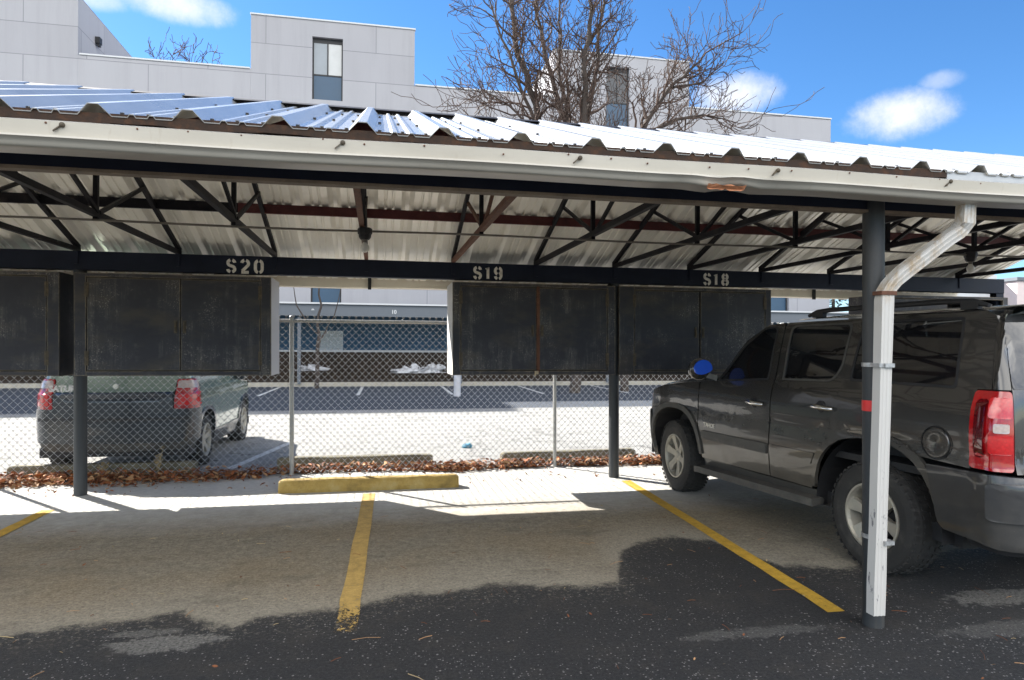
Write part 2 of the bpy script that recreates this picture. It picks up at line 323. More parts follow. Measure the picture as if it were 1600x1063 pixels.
def facade_mat():
    m, nt, b = new_mat('painted_panel_facade')
    tc = N(nt, 'ShaderNodeTexCoord'); sx = N(nt, 'ShaderNodeSeparateXYZ'); nt.links.new(tc.outputs['Object'], sx.inputs[0])
    cb = N(nt, 'ShaderNodeCombineXYZ'); nt.links.new(math_n(nt, 'ADD', sx.outputs[0], math_n(nt, 'MULTIPLY', sx.outputs[1], 1.0)), cb.inputs[0]); nt.links.new(sx.outputs[2], cb.inputs[1])
    br = N(nt, 'ShaderNodeTexBrick'); nt.links.new(cb.outputs[0], br.inputs['Vector'])
    br.inputs['Scale'].default_value = 1; br.inputs['Brick Width'].default_value = 5.2; br.inputs['Row Height'].default_value = 1.46
    br.inputs['Mortar Size'].default_value = .018; br.inputs['Mortar Smooth'].default_value = .1; br.inputs['Bias'].default_value = 0
    br.inputs['Color1'].default_value = (.315, .313, .335, 1); br.inputs['Color2'].default_value = (.345, .343, .365, 1); br.inputs['Mortar'].default_value = (.20, .20, .22, 1)
    f = noise_tex(nt, coords(nt, (1, 1, .3)), .7, 6)
    c = mix(nt, .35, br.outputs['Color'], ramp(nt, f, [(.3, (.82, .82, .82)), (.7, (1.03, 1.03, 1.03))]), 'MULTIPLY')
    st = noise_tex(nt, coords(nt, (1, 1, .06)), 1.6, 8, .75)
    c = mix(nt, math_n(nt, 'MULTIPLY', ramp(nt, st, [(.5, (0, 0, 0)), (.72, (1, 1, 1))]), .30), c, (.22, .217, .228))
    bump(nt, b, noise_tex(nt, coords(nt), .5, 4), .25, .06)
    nt.links.new(c, b.inputs['Base Color']); b.inputs['Roughness'].default_value = .8
    return m
M['facade'] = facade_mat()

# ------------------------------------------------------------------ mesh helpers
class MB:
    def __init__(s): s.v = []; s.f = []; s.m = []
    def add(s, vs, fs, mi=0):
        o = len(s.v); s.v += [tuple(v) for v in vs]
        for f in fs: s.f.append([i + o for i in f]); s.m.append(mi)
        return s
    def box(s, x0, x1, y0, y1, z0, z1, mi=0):
        return s.add([(x0,y0,z0),(x1,y0,z0),(x1,y1,z0),(x0,y1,z0),(x0,y0,z1),(x1,y0,z1),(x1,y1,z1),(x0,y1,z1)],
              [(0,3,2,1),(4,5,6,7),(0,1,5,4),(1,2,6,5),(2,3,7,6),(3,0,4,7)], mi)
    def bar(s, a, b, w, h=None, up=(0,0,1), mi=0):
        """rectangular bar from a to b"""
        a, b = Vector(a), Vector(b); h = h or w; d = (b - a).normalized(); u = Vector(up)
        if abs(d.dot(u)) > .98: u = Vector((1,0,0))
        sd = d.cross(u).normalized(); u = sd.cross(d)
        vs = []
        for p in (a, b):
            for i, j in ((-1,-1),(1,-1),(1,1),(-1,1)): vs.append(p + sd * (i*w/2) + u * (j*h/2))
        return s.add(vs, [(0,1,2,3),(7,6,5,4),(0,4,5,1),(1,5,6,2),(2,6,7,3),(3,7,4,0)], mi)
    def tube(s, pts, rad, n=8, mi=0, cap=True):
        pts = [Vector(p) for p in pts]; rads = rad if isinstance(rad, (list, tuple)) else [rad]*len(pts)
        base = len(s.v); pu = None
        for i, p in enumerate(pts):
            d = (pts[min(i+1, len(pts)-1)] - pts[max(i-1, 0)])
            d = d.normalized() if d.length > 1e-9 else Vector((0,0,1))
            if pu is None:
                u = Vector((0,0,1)) if abs(d.z) < .9 else Vector((1,0,0))
            else: u = pu
            sd = d.cross(u); sd = sd.normalized() if sd.length > 1e-6 else d.orthogonal().normalized()
            u = sd.cross(d).normalized(); pu = u
            for k in range(n):
                a = 2*math.pi*k/n; s.v.append(tuple(p + (sd*math.cos(a) + u*math.sin(a))*rads[i]))
        for i in range(len(pts)-1):
            for k in range(n):
                s.f.append([base+i*n+k, base+i*n+(k+1)%n, base+(i+1)*n+(k+1)%n, base+(i+1)*n+k]); s.m.append(mi)
        if cap and n > 2:
            s.f.append([base+k for k in range(n)][::-1]); s.m.append(mi)
            e = base+(len(pts)-1)*n; s.f.append([e+k for k in range(n)]); s.m.append(mi)
        return s
    def sweep(s, prof, path, mi=0, closed=True, up=(0,0,1)):
        """profile (a,b) swept along a path of points; a across, b up"""
        path = [Vector(p) for p in path]; base = len(s.v); n = len(prof)
        for i, p in enumerate(path):
            d = (path[min(i+1, len(path)-1)] - path[max(i-1, 0)]).normalized(); u = Vector(up)
            sd = d.cross(u).normalized(); u2 = sd.cross(d)
            for a, b in prof: s.v.append(tuple(p + sd*a + u2*b))
        for i in range(len(path)-1):
            for k in range(n if closed else n-1):
                s.f.append([base+i*n+k, base+i*n+(k+1)%n, base+(i+1)*n+(k+1)%n, base+(i+1)*n+k]); s.m.append(mi)
        if closed:
            s.f.append([base+k for k in range(n)][::-1]); s.m.append(mi)
            e = base+(len(path)-1)*n; s.f.append([e+k for k in range(n)]); s.m.append(mi)
        return s
    def lathe(s, prof, axis='x', n=32, c=(0,0,0), mi=0, a0=0, a1=2*math.pi):
        base = len(s.v); m = len(prof); full = abs(a1-a0-2*math.pi) < 1e-6; cnt = n if full else n+1
        for k in range(cnt):
            a = a0+(a1-a0)*k/n
            for (h, r) in prof:
                p = (h, r*math.cos(a), r*math.sin(a)) if axis == 'x' else ((r*math.cos(a), h, r*math.sin(a)) if axis == 'y' else (r*math.cos(a), r*math.sin(a), h))
                s.v.append((p[0]+c[0], p[1]+c[1], p[2]+c[2]))
        for k in range(n):
            k2 = (k+1) % cnt
            for i in range(m-1):
                s.f.append([base+k*m+i, base+k*m+i+1, base+k2*m+i+1, base+k2*m+i]); s.m.append(mi)
        return s
    def ball(s, c, r, n=12, sc=(1,1,1), mi=0):
        prof = [(-r*math.cos(math.pi*i/n), max(1e-4, r*math.sin(math.pi*i/n))) for i in range(n+1)]
        o = len(s.v); s.lathe(prof, 'z', n*2, (0,0,0), mi)
        for i in range(o, len(s.v)):
            v = s.v[i]; s.v[i] = (v[0]*sc[0]+c[0], v[1]*sc[1]+c[1], v[2]*sc[2]+c[2])
        return s
    def build(s, name, mats, parent=None, origin=None, smooth=False, bevel=0, lean=False, recalc=True):
        me = bpy.data.meshes.new(name); o0 = Vector(origin) if origin else (Vector(parent['_o']) if parent is not None and '_o' in parent else Vector((0,0,0)))
        vs = [(v[0] - (LEAN*v[2] if lean else 0), v[1], v[2]) for v in s.v]
        me.from_pydata([Vector(v) - o0 for v in vs], [], s.f)
        mats = mats if isinstance(mats, (list, tuple)) else [mats]
        for m in mats: me.materials.append(m)
        for p, mi in zip(me.polygons, s.m): p.material_index = mi; p.use_smooth = smooth
        if recalc:
            bm = bmesh.new(); bm.from_mesh(me); bmesh.ops.recalc_face_normals(bm, faces=bm.faces[:])
            if bevel:
                es = [e for e in bm.edges if len(e.link_faces) == 2 and e.calc_face_angle(0) > .6]
                bmesh.ops.bevel(bm, geom=es, offset=bevel, segments=2, affect='EDGES', profile=.6)
            if smooth:
                for e in bm.edges:
                    if len(e.link_faces) == 2 and e.calc_face_angle(0) > .7: e.smooth = False
            bm.to_mesh(me); bm.free()
        return link(name, me, parent, o0)
def link(name, me, parent=None, loc=None):
    ob = bpy.data.objects.new(name, me); COL.objects.link(ob)
    if parent is not None:
        ob.parent = parent
        if '_o' in parent: ob['_o'] = parent['_o'][:]
    elif loc is not None: ob.location = loc
    return ob
def thing(name, label, cat, loc=(0,0,0), rz=0, group=None, local=False):
    o = bpy.data.objects.new(name, None); COL.objects.link(o); o.empty_display_size = .2
    o.location = loc; o.rotation_euler = (0,0,rz); o['label'] = label; o['category'] = cat
    if group: o['group'] = group
    o['_o'] = (0.,0.,0.) if local else tuple(map(float, loc))
    return o
def tag(o, label, cat, group=None):
    o['label'] = label; o['category'] = cat
    if group: o['group'] = group
    return o
def struct(o): o['kind'] = 'structure'; return o
def sub(o, parent):
    """carry the world offset of a parent part so that sub-parts are placed in the same space"""
    if '_o' in parent: o['_o'] = parent['_o'][:]
    return o
def text_mesh(body, size, depth=.002, bold=0.0):
    cu = bpy.data.curves.new('lettering', 'FONT'); cu.body = body; cu.size = size; cu.extrude = depth; cu.offset = bold
    o = bpy.data.objects.new('lettering', cu); COL.objects.link(o)
    me = bpy.data.meshes.new_from_object(o.evaluated_get(bpy.context.evaluated_depsgraph_get()))
    bpy.data.objects.remove(o); bpy.data.curves.remove(cu); return me

# stencil glyph strokes in a .62 x 1 cell
def arc(cx, cy, rx, ry, a0, a1, n=10):
    return [(cx+rx*math.cos(R(a0+(a1-a0)*i/n)), cy+ry*math.sin(R(a0+(a1-a0)*i/n))) for i in range(n+1)]
GL = {
 'S': [arc(.31,.72,.23,.21,5,72), arc(.31,.72,.23,.21,108,268)+arc(.31,.28,.23,.21,88,60), arc(.31,.28,.23,.21,62,-72), arc(.31,.28,.23,.21,-108,-175)],
 '2': [arc(.31,.70,.23,.23,170,105), arc(.31,.70,.23,.23,75,-32)+[(.12,.16)], [(.06,.07),(.56,.07)]],
 '0': [arc(.31,.66,.23,.27,105,180)+arc(.31,.34,.23,.27,180,255), arc(.31,.66,.23,.27,75,0)+arc(.31,.34,.23,.27,0,-75)],
 '1': [[(.16,.78),(.31,.93),(.31,.07)]],
 '9': [arc(.31,.68,.23,.25,108,252), arc(.31,.68,.23,.25,72,0)+[(.54,.4)]+arc(.31,.34,.23,.27,0,-72), arc(.31,.68,.23,.25,-20,-72,5), arc(.31,.34,.23,.27,-108,-165)],
 '8': [arc(.31,.73,.20,.20,105,255), arc(.31,.73,.20,.20,75,-75), arc(.31,.28,.23,.21,105,255), arc(.31,.28,.23,.21,75,-75)],
}
def stencil(txt, x, z, h, y, adv=.78, th=.075):
    b = MB()
    for i, ch in enumerate(txt):
        for st in GL[ch]:
            L = []
            for k, p in enumerate(st):
                a = Vector(st[max(k-1,0)]); c = Vector(st[min(k+1,len(st)-1)]); d = (c-a).normalized(); n = Vector((-d.y, d.x))*th
                L.append((Vector(p)+n, Vector(p)-n))
            vs = []
            for (p, q) in L:
                for e in (p, q): vs.append((x + (e.x+i*adv)*h, y, z + e.y*h))
            o = len(vs)
            vs += [(v[0], y+.004, v[2]) for v in vs]
            fs = []
            for k in range(len(L)-1):
                fs += [(2*k,2*k+1,2*k+3,2*k+2),(o+2*k,o+2*k+2,o+2*k+3,o+2*k+1),(2*k,2*k+2,o+2*k+2,o+2*k),(2*k+1,o+2*k+1,o+2*k+3,2*k+3)]
            b.add(vs, fs)
    return b

# ------------------------------------------------------------------ setting: ground, lines
g = MB(); n = 26
xs = [-160,-60,-25,-12,-8,-6,-4,-2,0,2,4,6,8,12,25,60,160]; ys = [-60,-20,-5,0,2,4,6,8,10,14,20,30,60,160]
vs = [(x,y,0) for y in ys for x in xs]; W = len(xs)
g.add(vs, [(j*W+i, j*W+i+1, (j+1)*W+i+1, (j+1)*W+i) for j in range(len(ys)-1) for i in range(W-1)])
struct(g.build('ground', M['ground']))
def paint(pts, mat, name='parking_line'):
    b = MB(); b.add([(x, y, .004) for x, y in pts], [tuple(range(len(pts)))]); return struct(b.build(name, mat))
def strip(xa, ya, xb, yb, w, mat, seg=14):
    b = MB(); vs = []; rr = random.Random(int(abs(xa*100)+ya*10))
    for i in range(seg+1):
        t = i/seg; x = xa+(xb-xa)*t; y = ya+(yb-ya)*t; e = rr.uniform(-.007,.007)
        vs += [(x-w/2+e, y, .004), (x+w/2+e*.5, y, .004)]
    b.add(vs, [(2*i,2*i+1,2*i+3,2*i+2) for i in range(seg)]); return struct(b.build('parking_line', mat))
strip(-.17, 3.82, -.085, 7.35, .125, M['yline_pale'])
strip(2.73, 3.59, 2.90, 7.55, .115, M['yline'])
strip(-3.10, 5.2, -3.07, 7.12, .115, M['yline'])
for xx in (-.62, 2.36, -3.6, 5.4, 8.4): strip(xx, 21.6, xx+.05, 26.0, .11, M['wline'])
strip(-1.85, 9.1, -1.25, 12.0, .11, M['wline'])
# planting bed kerb on the far side of the lot
b = MB(); b.box(-40, 60, 26.2, 26.36, -.05, .16); struct(b.build('kerb', M['concrete'], bevel=.015))
b = MB(); b.box(-40, 60, 26.36, 28.6, -.05, .13); struct(b.build('planting_bed', M['soil']))

# ------------------------------------------------------------------ carport
ZF0, ZF1 = 2.380, 2.56
X0, X1 = -8.0, 8.45
SL = .372; YR, ZR = 5.6, 3.49
YE, YB2 = 3.05, 8.60
def roof_z(y): return ZR - SL*abs(y-YR)
cp = thing('carport', 'long dark steel carport with ribbed metal gable roof and white gutter', 'carport', (2.83,3.39,0))
b = MB(); b.box(X0,X1,3.375,3.385,ZF0+.012,ZF1); b.box(X0,X1,3.375,3.50,ZF1-.01,ZF1+.0); fb = b.build('front_beam', M['navy'], cp); sub(fb, cp)
b = MB(); b.box(X0,X1,3.366,3.425,ZF0-.004,ZF0+.012); b.build('bottom_flange', M['brownflange'], fb)
b = MB(); b.box(X0,X1,7.73,7.85,2.36,2.556); bb = b.build('back_beam', M['navy'], cp, bevel=.006); sub(bb, cp)
for txt, x in (('S20', -1.615), ('S19', 1.08), ('S18', 3.97)):
    stencil(txt, x, 2.366, .152, 7.724, adv=.93 if txt == 'S20' else .80, th=.105).build('stall_number', M['stencil'], bb)
b = MB(); b.box(8.33,8.45,7.74,7.84,2.2,2.36); b.build('beam_bracket', M['navy'], bb)
# posts
for (x, y, r, z1) in ((2.815,3.39,.058,2.50),):
    b = MB(); b.tube([(x,y,-.05),(x,y,.5),(x,y,1.2),(x,y,z1)], r, 20); p = b.build('post', M['post'], cp, smooth=True, lean=True); sub(p, cp)
    b = MB(); b.tube([(x-.0,y,1.237),(x-.0,y,1.298)], r+.0025, 20); b.build('reflector_tape', M['reflector'], p, smooth=True, lean=True)
    for z in (1.503,.519):
        b = MB(); b.tube([(x,y,z-.012),(x,y,z+.012)], r+.004, 20); b.box(x-.06,x+.0,3.225,3.34,z-.011,z+.011); b.build('pipe_strap', M['tape'], p, smooth=False, lean=True)
for x in (-3.056, 2.833):
    b = MB(); b.tube([(x,7.79,-.05),(x,7.79,1.2),(x,7.79,2.36)], .062, 20); b.build('post', M['post'], cp, smooth=True, lean=True)
b = MB(); b.tube([(8.39,7.79,-.05),(8.39,7.79,2.2)], .062, 16); b.build('post', M['post'], cp, smooth=True, lean=True)
# trusses
for k in range(-4, 12):
    x = -3.0875 + .9833*k
    if x < X0+.05: continue
    m = M['rust'] if k in (3, 4) else (M['redox'] if k == 5 else M['truss'])
    t = .04
    b = MB(); b.bar((x,3.44,2.575),(x,7.79,2.575), t, .045); tr = b.build('truss', M['rust'] if k in (3,4) else M['truss'], cp); sub(tr, cp)
    for s_, ye in ((-1, 3.44), (1, 7.79)):
        b = MB(); b.bar((x,ye,2.60),(x,YR-s_*-.02,3.375), .036, .045); b.build('top_chord', M['truss'], tr)
        yw = YR + s_*1.02; zw = 2.60 + (3.375-2.60)*(abs(ye-yw)/abs(ye-YR))
        b = MB(); b.bar((x+.018,YR+s_*.02,2.59),(x+.018,yw,zw), .024, .03); b.build('web_strut', M['rust'] if k == 4 else M['truss'], tr)
    b = MB(); b.bar((x,YR,2.53),(x,YR,3.40), .034, .034); b.build('king_post', M['truss'], tr)
    b = MB(); b.box(x-.02,x+.02,7.715,7.732,2.42,2.575); b.build('seat_bracket', M['navy'], tr)
# purlins
for (y, m, xa, xb) in ((6.95, M['redox'], -1.35, X1), (6.95, M['truss'], X0, -1.35), (4.25, M['redox'], X0, X1), (5.45, M['truss'], X0, X1), (5.75, M['truss'], X0, X1)):
    z = roof_z(y) - .055; b = MB(); b.box(xa, xb, y-.02, y+.02, z-.05, z+.04); b.build('purlin', m, cp)
# ribbed roof
def roof_sheet(ya, za, yb, zb, screws):
    prof = []      # (x, height)
    xr = -7.94
    while xr < X1 - .1:
        prof += [(xr-.064,0),(xr-.020,.046),(xr+.020,.046),(xr+.064,0)]
        for q in (.14, .215): prof += [(xr+q-.016,0),(xr+q-.008,.012),(xr+q+.008,.012),(xr+q+.016,0)]
        xr += .3575
    prof = [(X0,0)] + prof + [(X1,0)]
    b = MB(); L = math.hypot(yb-ya, zb-za); ny, nz = -(zb-za)/L, (yb-ya)/L
    if nz < 0: ny, nz = -ny, -nz
    nn = len(prof); vs = []
    for off in (0, -.004):
        for (y, z) in ((ya,za),(yb,zb)):
            for (x, h) in prof: vs.append((x, y+ny*(h+off), z+nz*(h+off)))
    q = 2*nn
    b.add(vs, [(i, i+1, nn+i+1, nn+i) for i in range(nn-1)], 0)
    b.add(vs, [(q+i, q+nn+i, q+nn+i+1, q+i+1) for i in range(nn-1)], 1)
    b.add(vs, [(i, q+i, q+i+1, i+1) for i in range(nn-1)], 0)
    for t in screws:
        xr = -7.94; i = 0
        while xr < X1 - .2:
            for q2 in (.075, .178, .285):
                if xr + q2 < X1:
                    y, z = ya+(yb-ya)*t, za+(zb-za)*t; x = xr+q2; r = .0085
                    p = [(x+r*math.cos(a*math.pi/3), y+r*math.sin(a*math.pi/3)*nz, z-r*math.sin(a*math.pi/3)*ny*1.0) for a in range(6)]
                    p2 = [(u, v+ny*.011, w+nz*.011) for u, v, w in p]
                    b.add(p+p2, [(6,7,8,9,10,11)]+[(a,(a+1)%6,6+(a+1)%6,6+a) for a in range(6)], 2)
            xr += .3575
    return b
rp = roof_sheet(YE-.02, roof_z(YE-.02), YR, ZR, (.035, .34, .68, .97)).build('roof_panel', [M['roof_top'], M['roof_under'], M['plastic']], cp, recalc=False)
rp = roof_sheet(YB2, roof_z(YB2), YR, ZR, ()).build('roof_panel', [M['roof_top'], M['roof_under'], M['plastic']], cp, recalc=False)
b = MB(); b.add([(X0,YR-.12,ZR-.01),(X0,YR,ZR+.042),(X0,YR+.12,ZR-.01),(X1,YR-.12,ZR-.01),(X1,YR,ZR+.042),(X1,YR+.12,ZR-.01)], [(0,1,4,3),(1,2,5,4)])
b.build('ridge_cap', M['truss'], cp)
# rusty eave strip, uneven
b = MB(); vs = []; nn = 220; rr = random.Random(5)
for i in range(nn+1):
    x = X0 + (2.95-X0)*i/nn; e = .006*math.sin(x*11)+rr.uniform(-.003,.003)
    zt = 2.545; zb_ = 2.502+e; y = 3.035
    vs += [(x,y,zt),(x,y,zb_),(x,y+.05,zb_),(x,y+.05,zt)]
b.add(vs, [(4*i+k,4*i+(k+1)%4,4*i+4+(k+1)%4,4*i+4+k) for i in range(nn) for k in range(4)] + [(4*nn,4*nn+1,4*nn+2,4*nn+3)])
b.build('eave_strip', M['rust_edge'], cp)
b = MB(); b.box(2.953, X1, 3.04, 3.09, 2.495, 2.545); b.build('eave_strip', M['galv'], cp)
# front gutter with dents
def gutter(prof, y_sign, dent):
    b = MB(); vs = []; nn = 260; m = len(prof)
    for i in range(nn+1):
        x = X0 + (X1-X0)*i/nn
        k = math.exp(-((x-1.62)/.22)**2)*dent; k2 = math.exp(-((x-1.95)/.16)**2)*dent; w = .004*math.sin(x*1.3)+.003*math.sin(x*3.7)
        for (y, z) in prof:
            low = max(0, min(1, (2.44-z)/.05))
            vs.append((x, y + (.016*k*math.sin(x*26+z*30) + .02*k2)*low + w*.6, z + w + (.010*k*math.sin(x*19) )*low))
    b.add(vs, [(i*m+j, i*m+j+1, (i+1)*m+j+1, (i+1)*m+j) for i in range(nn) for j in range(m-1)])
    for i in (0, nn):
        b.add(vs[i*m:(i+1)*m], [tuple(range(m))])
    return b
gp = [(3.034,2.498),(3.000,2.492),(2.990,2.486),(3.000,2.432),(2.984,2.428),(2.983,2.420),(3.000,2.412),(3.008,2.402),(3.013,2.394),(3.022,2.388),(3.040,2.386),(3.135,2.386),(3.135,2.49)]
gt = gutter(gp, 1, 1).build('gutter', M['gutter'], cp, smooth=True); sub(gt, cp)
for x in (-1.25, -.158, .911, 1.927, 2.925, 4.0):
    b = MB(); b.bar((x,2.994,2.475),(x-.03,2.985,2.445), .012, .004); b.ball((x+.002,2.988,2.472), .011, 6); b.build('gutter_hanger', M['hinge'], gt)
for i in range(26):
    b = MB(); x = -1.3+.26*i+random.uniform(-.08,.08); b.ball((x,2.990,2.478+random.uniform(-.012,.008)), .0045, 5); b.build('gutter_screw', M['rust'], gt)
b = MB(); vs = [(1.555+.02*i, 2.982+.0*i, 2.385+random.uniform(-.004,.004)) for i in range(11)]+[(1.755-.02*i, 3.004, 2.366+random.uniform(-.004,.006)) for i in range(11)]
bgp = [(8.62,2.425),(8.50,2.425),(8.50,2.31),(8.51,2.30),(8.62,2.30),(8.62,2.42)]
gb = gutter(bgp, 1, 0).build('back_gutter', M['beige'], cp); sub(gb, cp)
for x in (-.11, 6.05, 3.0):
    b = MB(); b.box(x-.02,x+.02,8.47,8.497,2.28,2.42); b.build('gutter_bracket', M['plastic'], gb)
# downspout
def dsprof(w, d, c=.012):
    pts = [(-w,-d)]; 
    for i in range(3):
        x = -w + 2*w*(i+.5)/3; pts += [(x-.009,-d),(x-.005,-d+.0035),(x+.005,-d+.0035),(x+.009,-d)]
    return pts + [(w,-d),(w,d),(-w,d)]
path = [(3.135,3.10,2.386),(3.135,3.105,2.285),(3.128,3.122,2.262),(3.108,3.13,2.236),(3.07,3.145,2.208),(2.86,3.235,2.02),(2.818,3.25,1.978),(2.796,3.262,1.945),(2.776,3.268,1.91),(2.772,3.27,1.87),(2.764,3.27,1.5),(2.757,3.27,1.2),(2.749,3.27,.92),(2.742,3.27,.6),(2.735,3.27,.3),(2.731,3.27,.115)]
b = MB(); w, d = .036, .03; prof = dsprof(w, d); base_v = []
pv = [Vector(p) for p in path]
for i, p in enumerate(pv):
    dd = (pv[min(i+1,len(pv)-1)] - pv[max(i-1,0)]).normalized(); fwd = Vector((0,1,0)); sd = fwd.cross(dd).normalized(); f2 = dd.cross(sd)
    sq = 1.0 - (.06*math.sin(i*2.1) if i > 11 else 0)
    crimp = 1.06 if i in (1, 5, 9) else 1
    base_v += [tuple(p - sd*(a*sq*crimp) + f2*(bb_*crimp)) for a, bb_ in prof]
m_ = len(prof)
b.add(base_v, [(i*m_+k, i*m_+(k+1)%m_, (i+1)*m_+(k+1)%m_, (i+1)*m_+k) for i in range(len(pv)-1) for k in range(m_)])
dsp = b.build('downspout', M['downspout'], cp); sub(dsp, cp)
for z, x in ((1.503,2.764),(1.905,2.775)):
    b = MB(); b.box(x-.049,x+.049,3.234,3.305,z-.011,z+.011); b.build('strap', M['tape'] if z < 1.8 else M['rust'], dsp)
b = MB(); b.add(vs, [tuple(range(22))]); b.build('orange_scuff', M['scuff'], gt)
# conduit along the trusses
b = MB(); b.tube([(X0,YR-.03,2.52)]+[(x*.5,YR-.03,2.52+.006*math.sin(x)) for x in range(-15,17)]+[(X1,YR-.03,2.52)], .009, 8); b.build('conduit', M['conduit'], cp, smooth=True)

# ------------------------------------------------------------------ lamps hung from the trusses
for i, x in enumerate((-.112, 5.69)):
    t = thing('ceiling_lamp', ('bare bulb lamp hanging from rusty truss above the empty stall left of S19', 'bare bulb lamp hanging over the dark grey vehicle, behind the downspout elbow')[i], 'lamp', (x,YR-.03,2.53), group='bare bulb lamps under the carport roof')
    b = MB(); b.lathe([(2.545,.0001),(2.545,.05),(2.535,.058),(2.50,.058),(2.49,.05),(2.47,.048),(2.45,.035),(2.45,.0001)], 'z', 8, (x,YR-.03,0)); b.build('junction_box', M['plastic'], t)
    b = MB(); b.lathe([(2.455,.02),(2.43,.02),(2.425,.018)], 'z', 14, (x,YR-.03,0)); b.build('socket', M['conduit'], t, smooth=True)
    b = MB(); b.lathe([(2.432,.014),(2.42,.018),(2.40,.033),(2.38,.036),(2.36,.030),(2.348,.015),(2.345,.0001)], 'z', 18, (x,YR-.03,0)); b.build('bulb', M['bulb'], t, smooth=True)

# ------------------------------------------------------------------ storage cabinets
def cabinet(label, xa, xb, doors, z0=1.254, z1=2.325, bar=None, side_l='cabinet', side_r='cabinet', opened=False):
    t = thing('storage_cabinet', label, 'cabinet', ((xa+xb)/2, 7.68, z0), group='dark storage cabinets hung under the back beam')
    yf, yb = 7.68, 8.30
    b = MB()
    b.box(xa+.004,xb-.004,yb-.02,yb,z0,z1); b.box(xa+.004,xb-.004,yf+.03,yb-.02,z0,z0+.02); b.box(xa+.004,xb-.004,yf+.03,yb-.02,z1-.02,z1)
    body = b.build('body', M['cabinet'], t, lean=True)
    for x0_, x1_, mm in ((xa,xa+.018,side_l),(xb-.018,xb,side_r)):
        b = MB(); b.box(x0_,x1_,yf+.012,yb+.002,z0-.002,z1+.002); b.build('side_panel', M[mm], t, lean=True)
    dz0, dz1 = z0+.055, z1-.045
    d0, d1 = doors[0][0], doors[-1][1]
    b = MB(); b.box(xa,d0-.006,yf,yf+.03,z0,z1); b.box(d1+.006,xb,yf,yf+.03,z0,z1); b.box(d0-.006,d1+.006,yf,yf+.03,dz1+.006,z1); b.box(d0-.006,d1+.006,yf,yf+.03,z0,dz0-.006)
    b.build('face_frame', M['cabinet'], t, lean=True, bevel=.003)
    b = MB(); b.box(d0-.01,d1+.01,yf+.032,yf+.05,dz0-.01,dz1+.01)
    if not opened: b.build('door_stop', M['dark'], t, lean=True)
    for i, (a, c) in enumerate(doors):
        if opened and i == 1: continue
        b = MB(); b.box(a,c,yf+.005,yf+.028,dz0,dz1); d = b.build('door', M['cabinet'], t, lean=True, bevel=.004); sub(d, t)
        for ez in (dz0+.001, dz1-.008):
            b = MB(); b.box(a+.002,c-.002,yf+.0025,yf+.006,ez,ez+.007); b.build('worn_edge', M['edge_wear'], d, lean=True)
        hx = a-.002 if i == 0 else c+.002
        for hz in (dz0+.13, dz1-.13):
            b = MB(); b.tube([(hx,yf+.001,hz-.055),(hx,yf+.001,hz+.055)], .007, 8); b.box(hx-.020,hx+.020,yf-.002,yf+.004,hz-.075,hz+.075); b.build('hinge', M['hinge'], d, lean=True)
        px = c-.045 if i == 0 else a+.035
        b = MB(); hz = z0+.52; b.box(px-.016,px+.016,yf-.001,yf+.005,hz-.068,hz+.068); b.box(px-.006,px+.006,yf-.012,yf-.001,hz-.045,hz+.045); b.build('handle', M['hinge'], d, lean=True)
    if bar is not None:
        b = MB(); b.box(bar-.019,bar+.019,yf-.008,yf+.003,z0+.03,z1-.03); lb = b.build('lock_bar', M['rust'], t, lean=True, bevel=.003); sub(lb, t)
        b = MB(); b.box(bar-.045,bar+.0,yf-.03,yf-.009,z0+.012,z0+.05); b.box(bar-.05,bar-.03,yf-.028,yf-.012,z0-.01,z0+.015); b.build('hasp', M['hasp'], lb, lean=True, bevel=.004)
    return t
cabinet('dark steel cabinet at the left edge, its right door and right side showing', -5.05, -3.21, [(-4.95,-4.14),(-4.13,-3.33)])
cabinet('dark double-door cabinet under the number S20, the pale car behind it', -3.074, -1.135, [(-2.955,-2.056),(-2.048,-1.25)], side_r='panelgrey')
cabinet('dark cabinet under S19 with a rusty lock bar down the middle', .848, 2.812, [(.945,1.838),(1.872,2.71)], bar=1.856, side_l='white_metal')
cabinet('dark double-door cabinet under S18, partly behind the charcoal vehicle', 2.86, 4.885, [(3.06,3.905),(3.925,4.80)])
t = cabinet('open-doored dark cabinet behind the vehicle roof, a pale panel inside', 6.48, 8.47, [(6.60,7.50),(7.51,8.38)], z1=2.30, opened=True)
b = MB(); b.add([(7.87,7.74,1.45),(8.36,7.80,1.45),(8.36,7.80,2.21),(7.87,7.74,2.235),(7.87,7.76,1.45),(8.36,7.82,1.45),(8.36,7.82,2.21),(7.87,7.76,2.235)], [(0,1,2,3),(7,6,5,4),(0,3,7,4),(1,5,6,2),(3,2,6,7)])
b.build('inner_panel', M['panelgrey'], t)

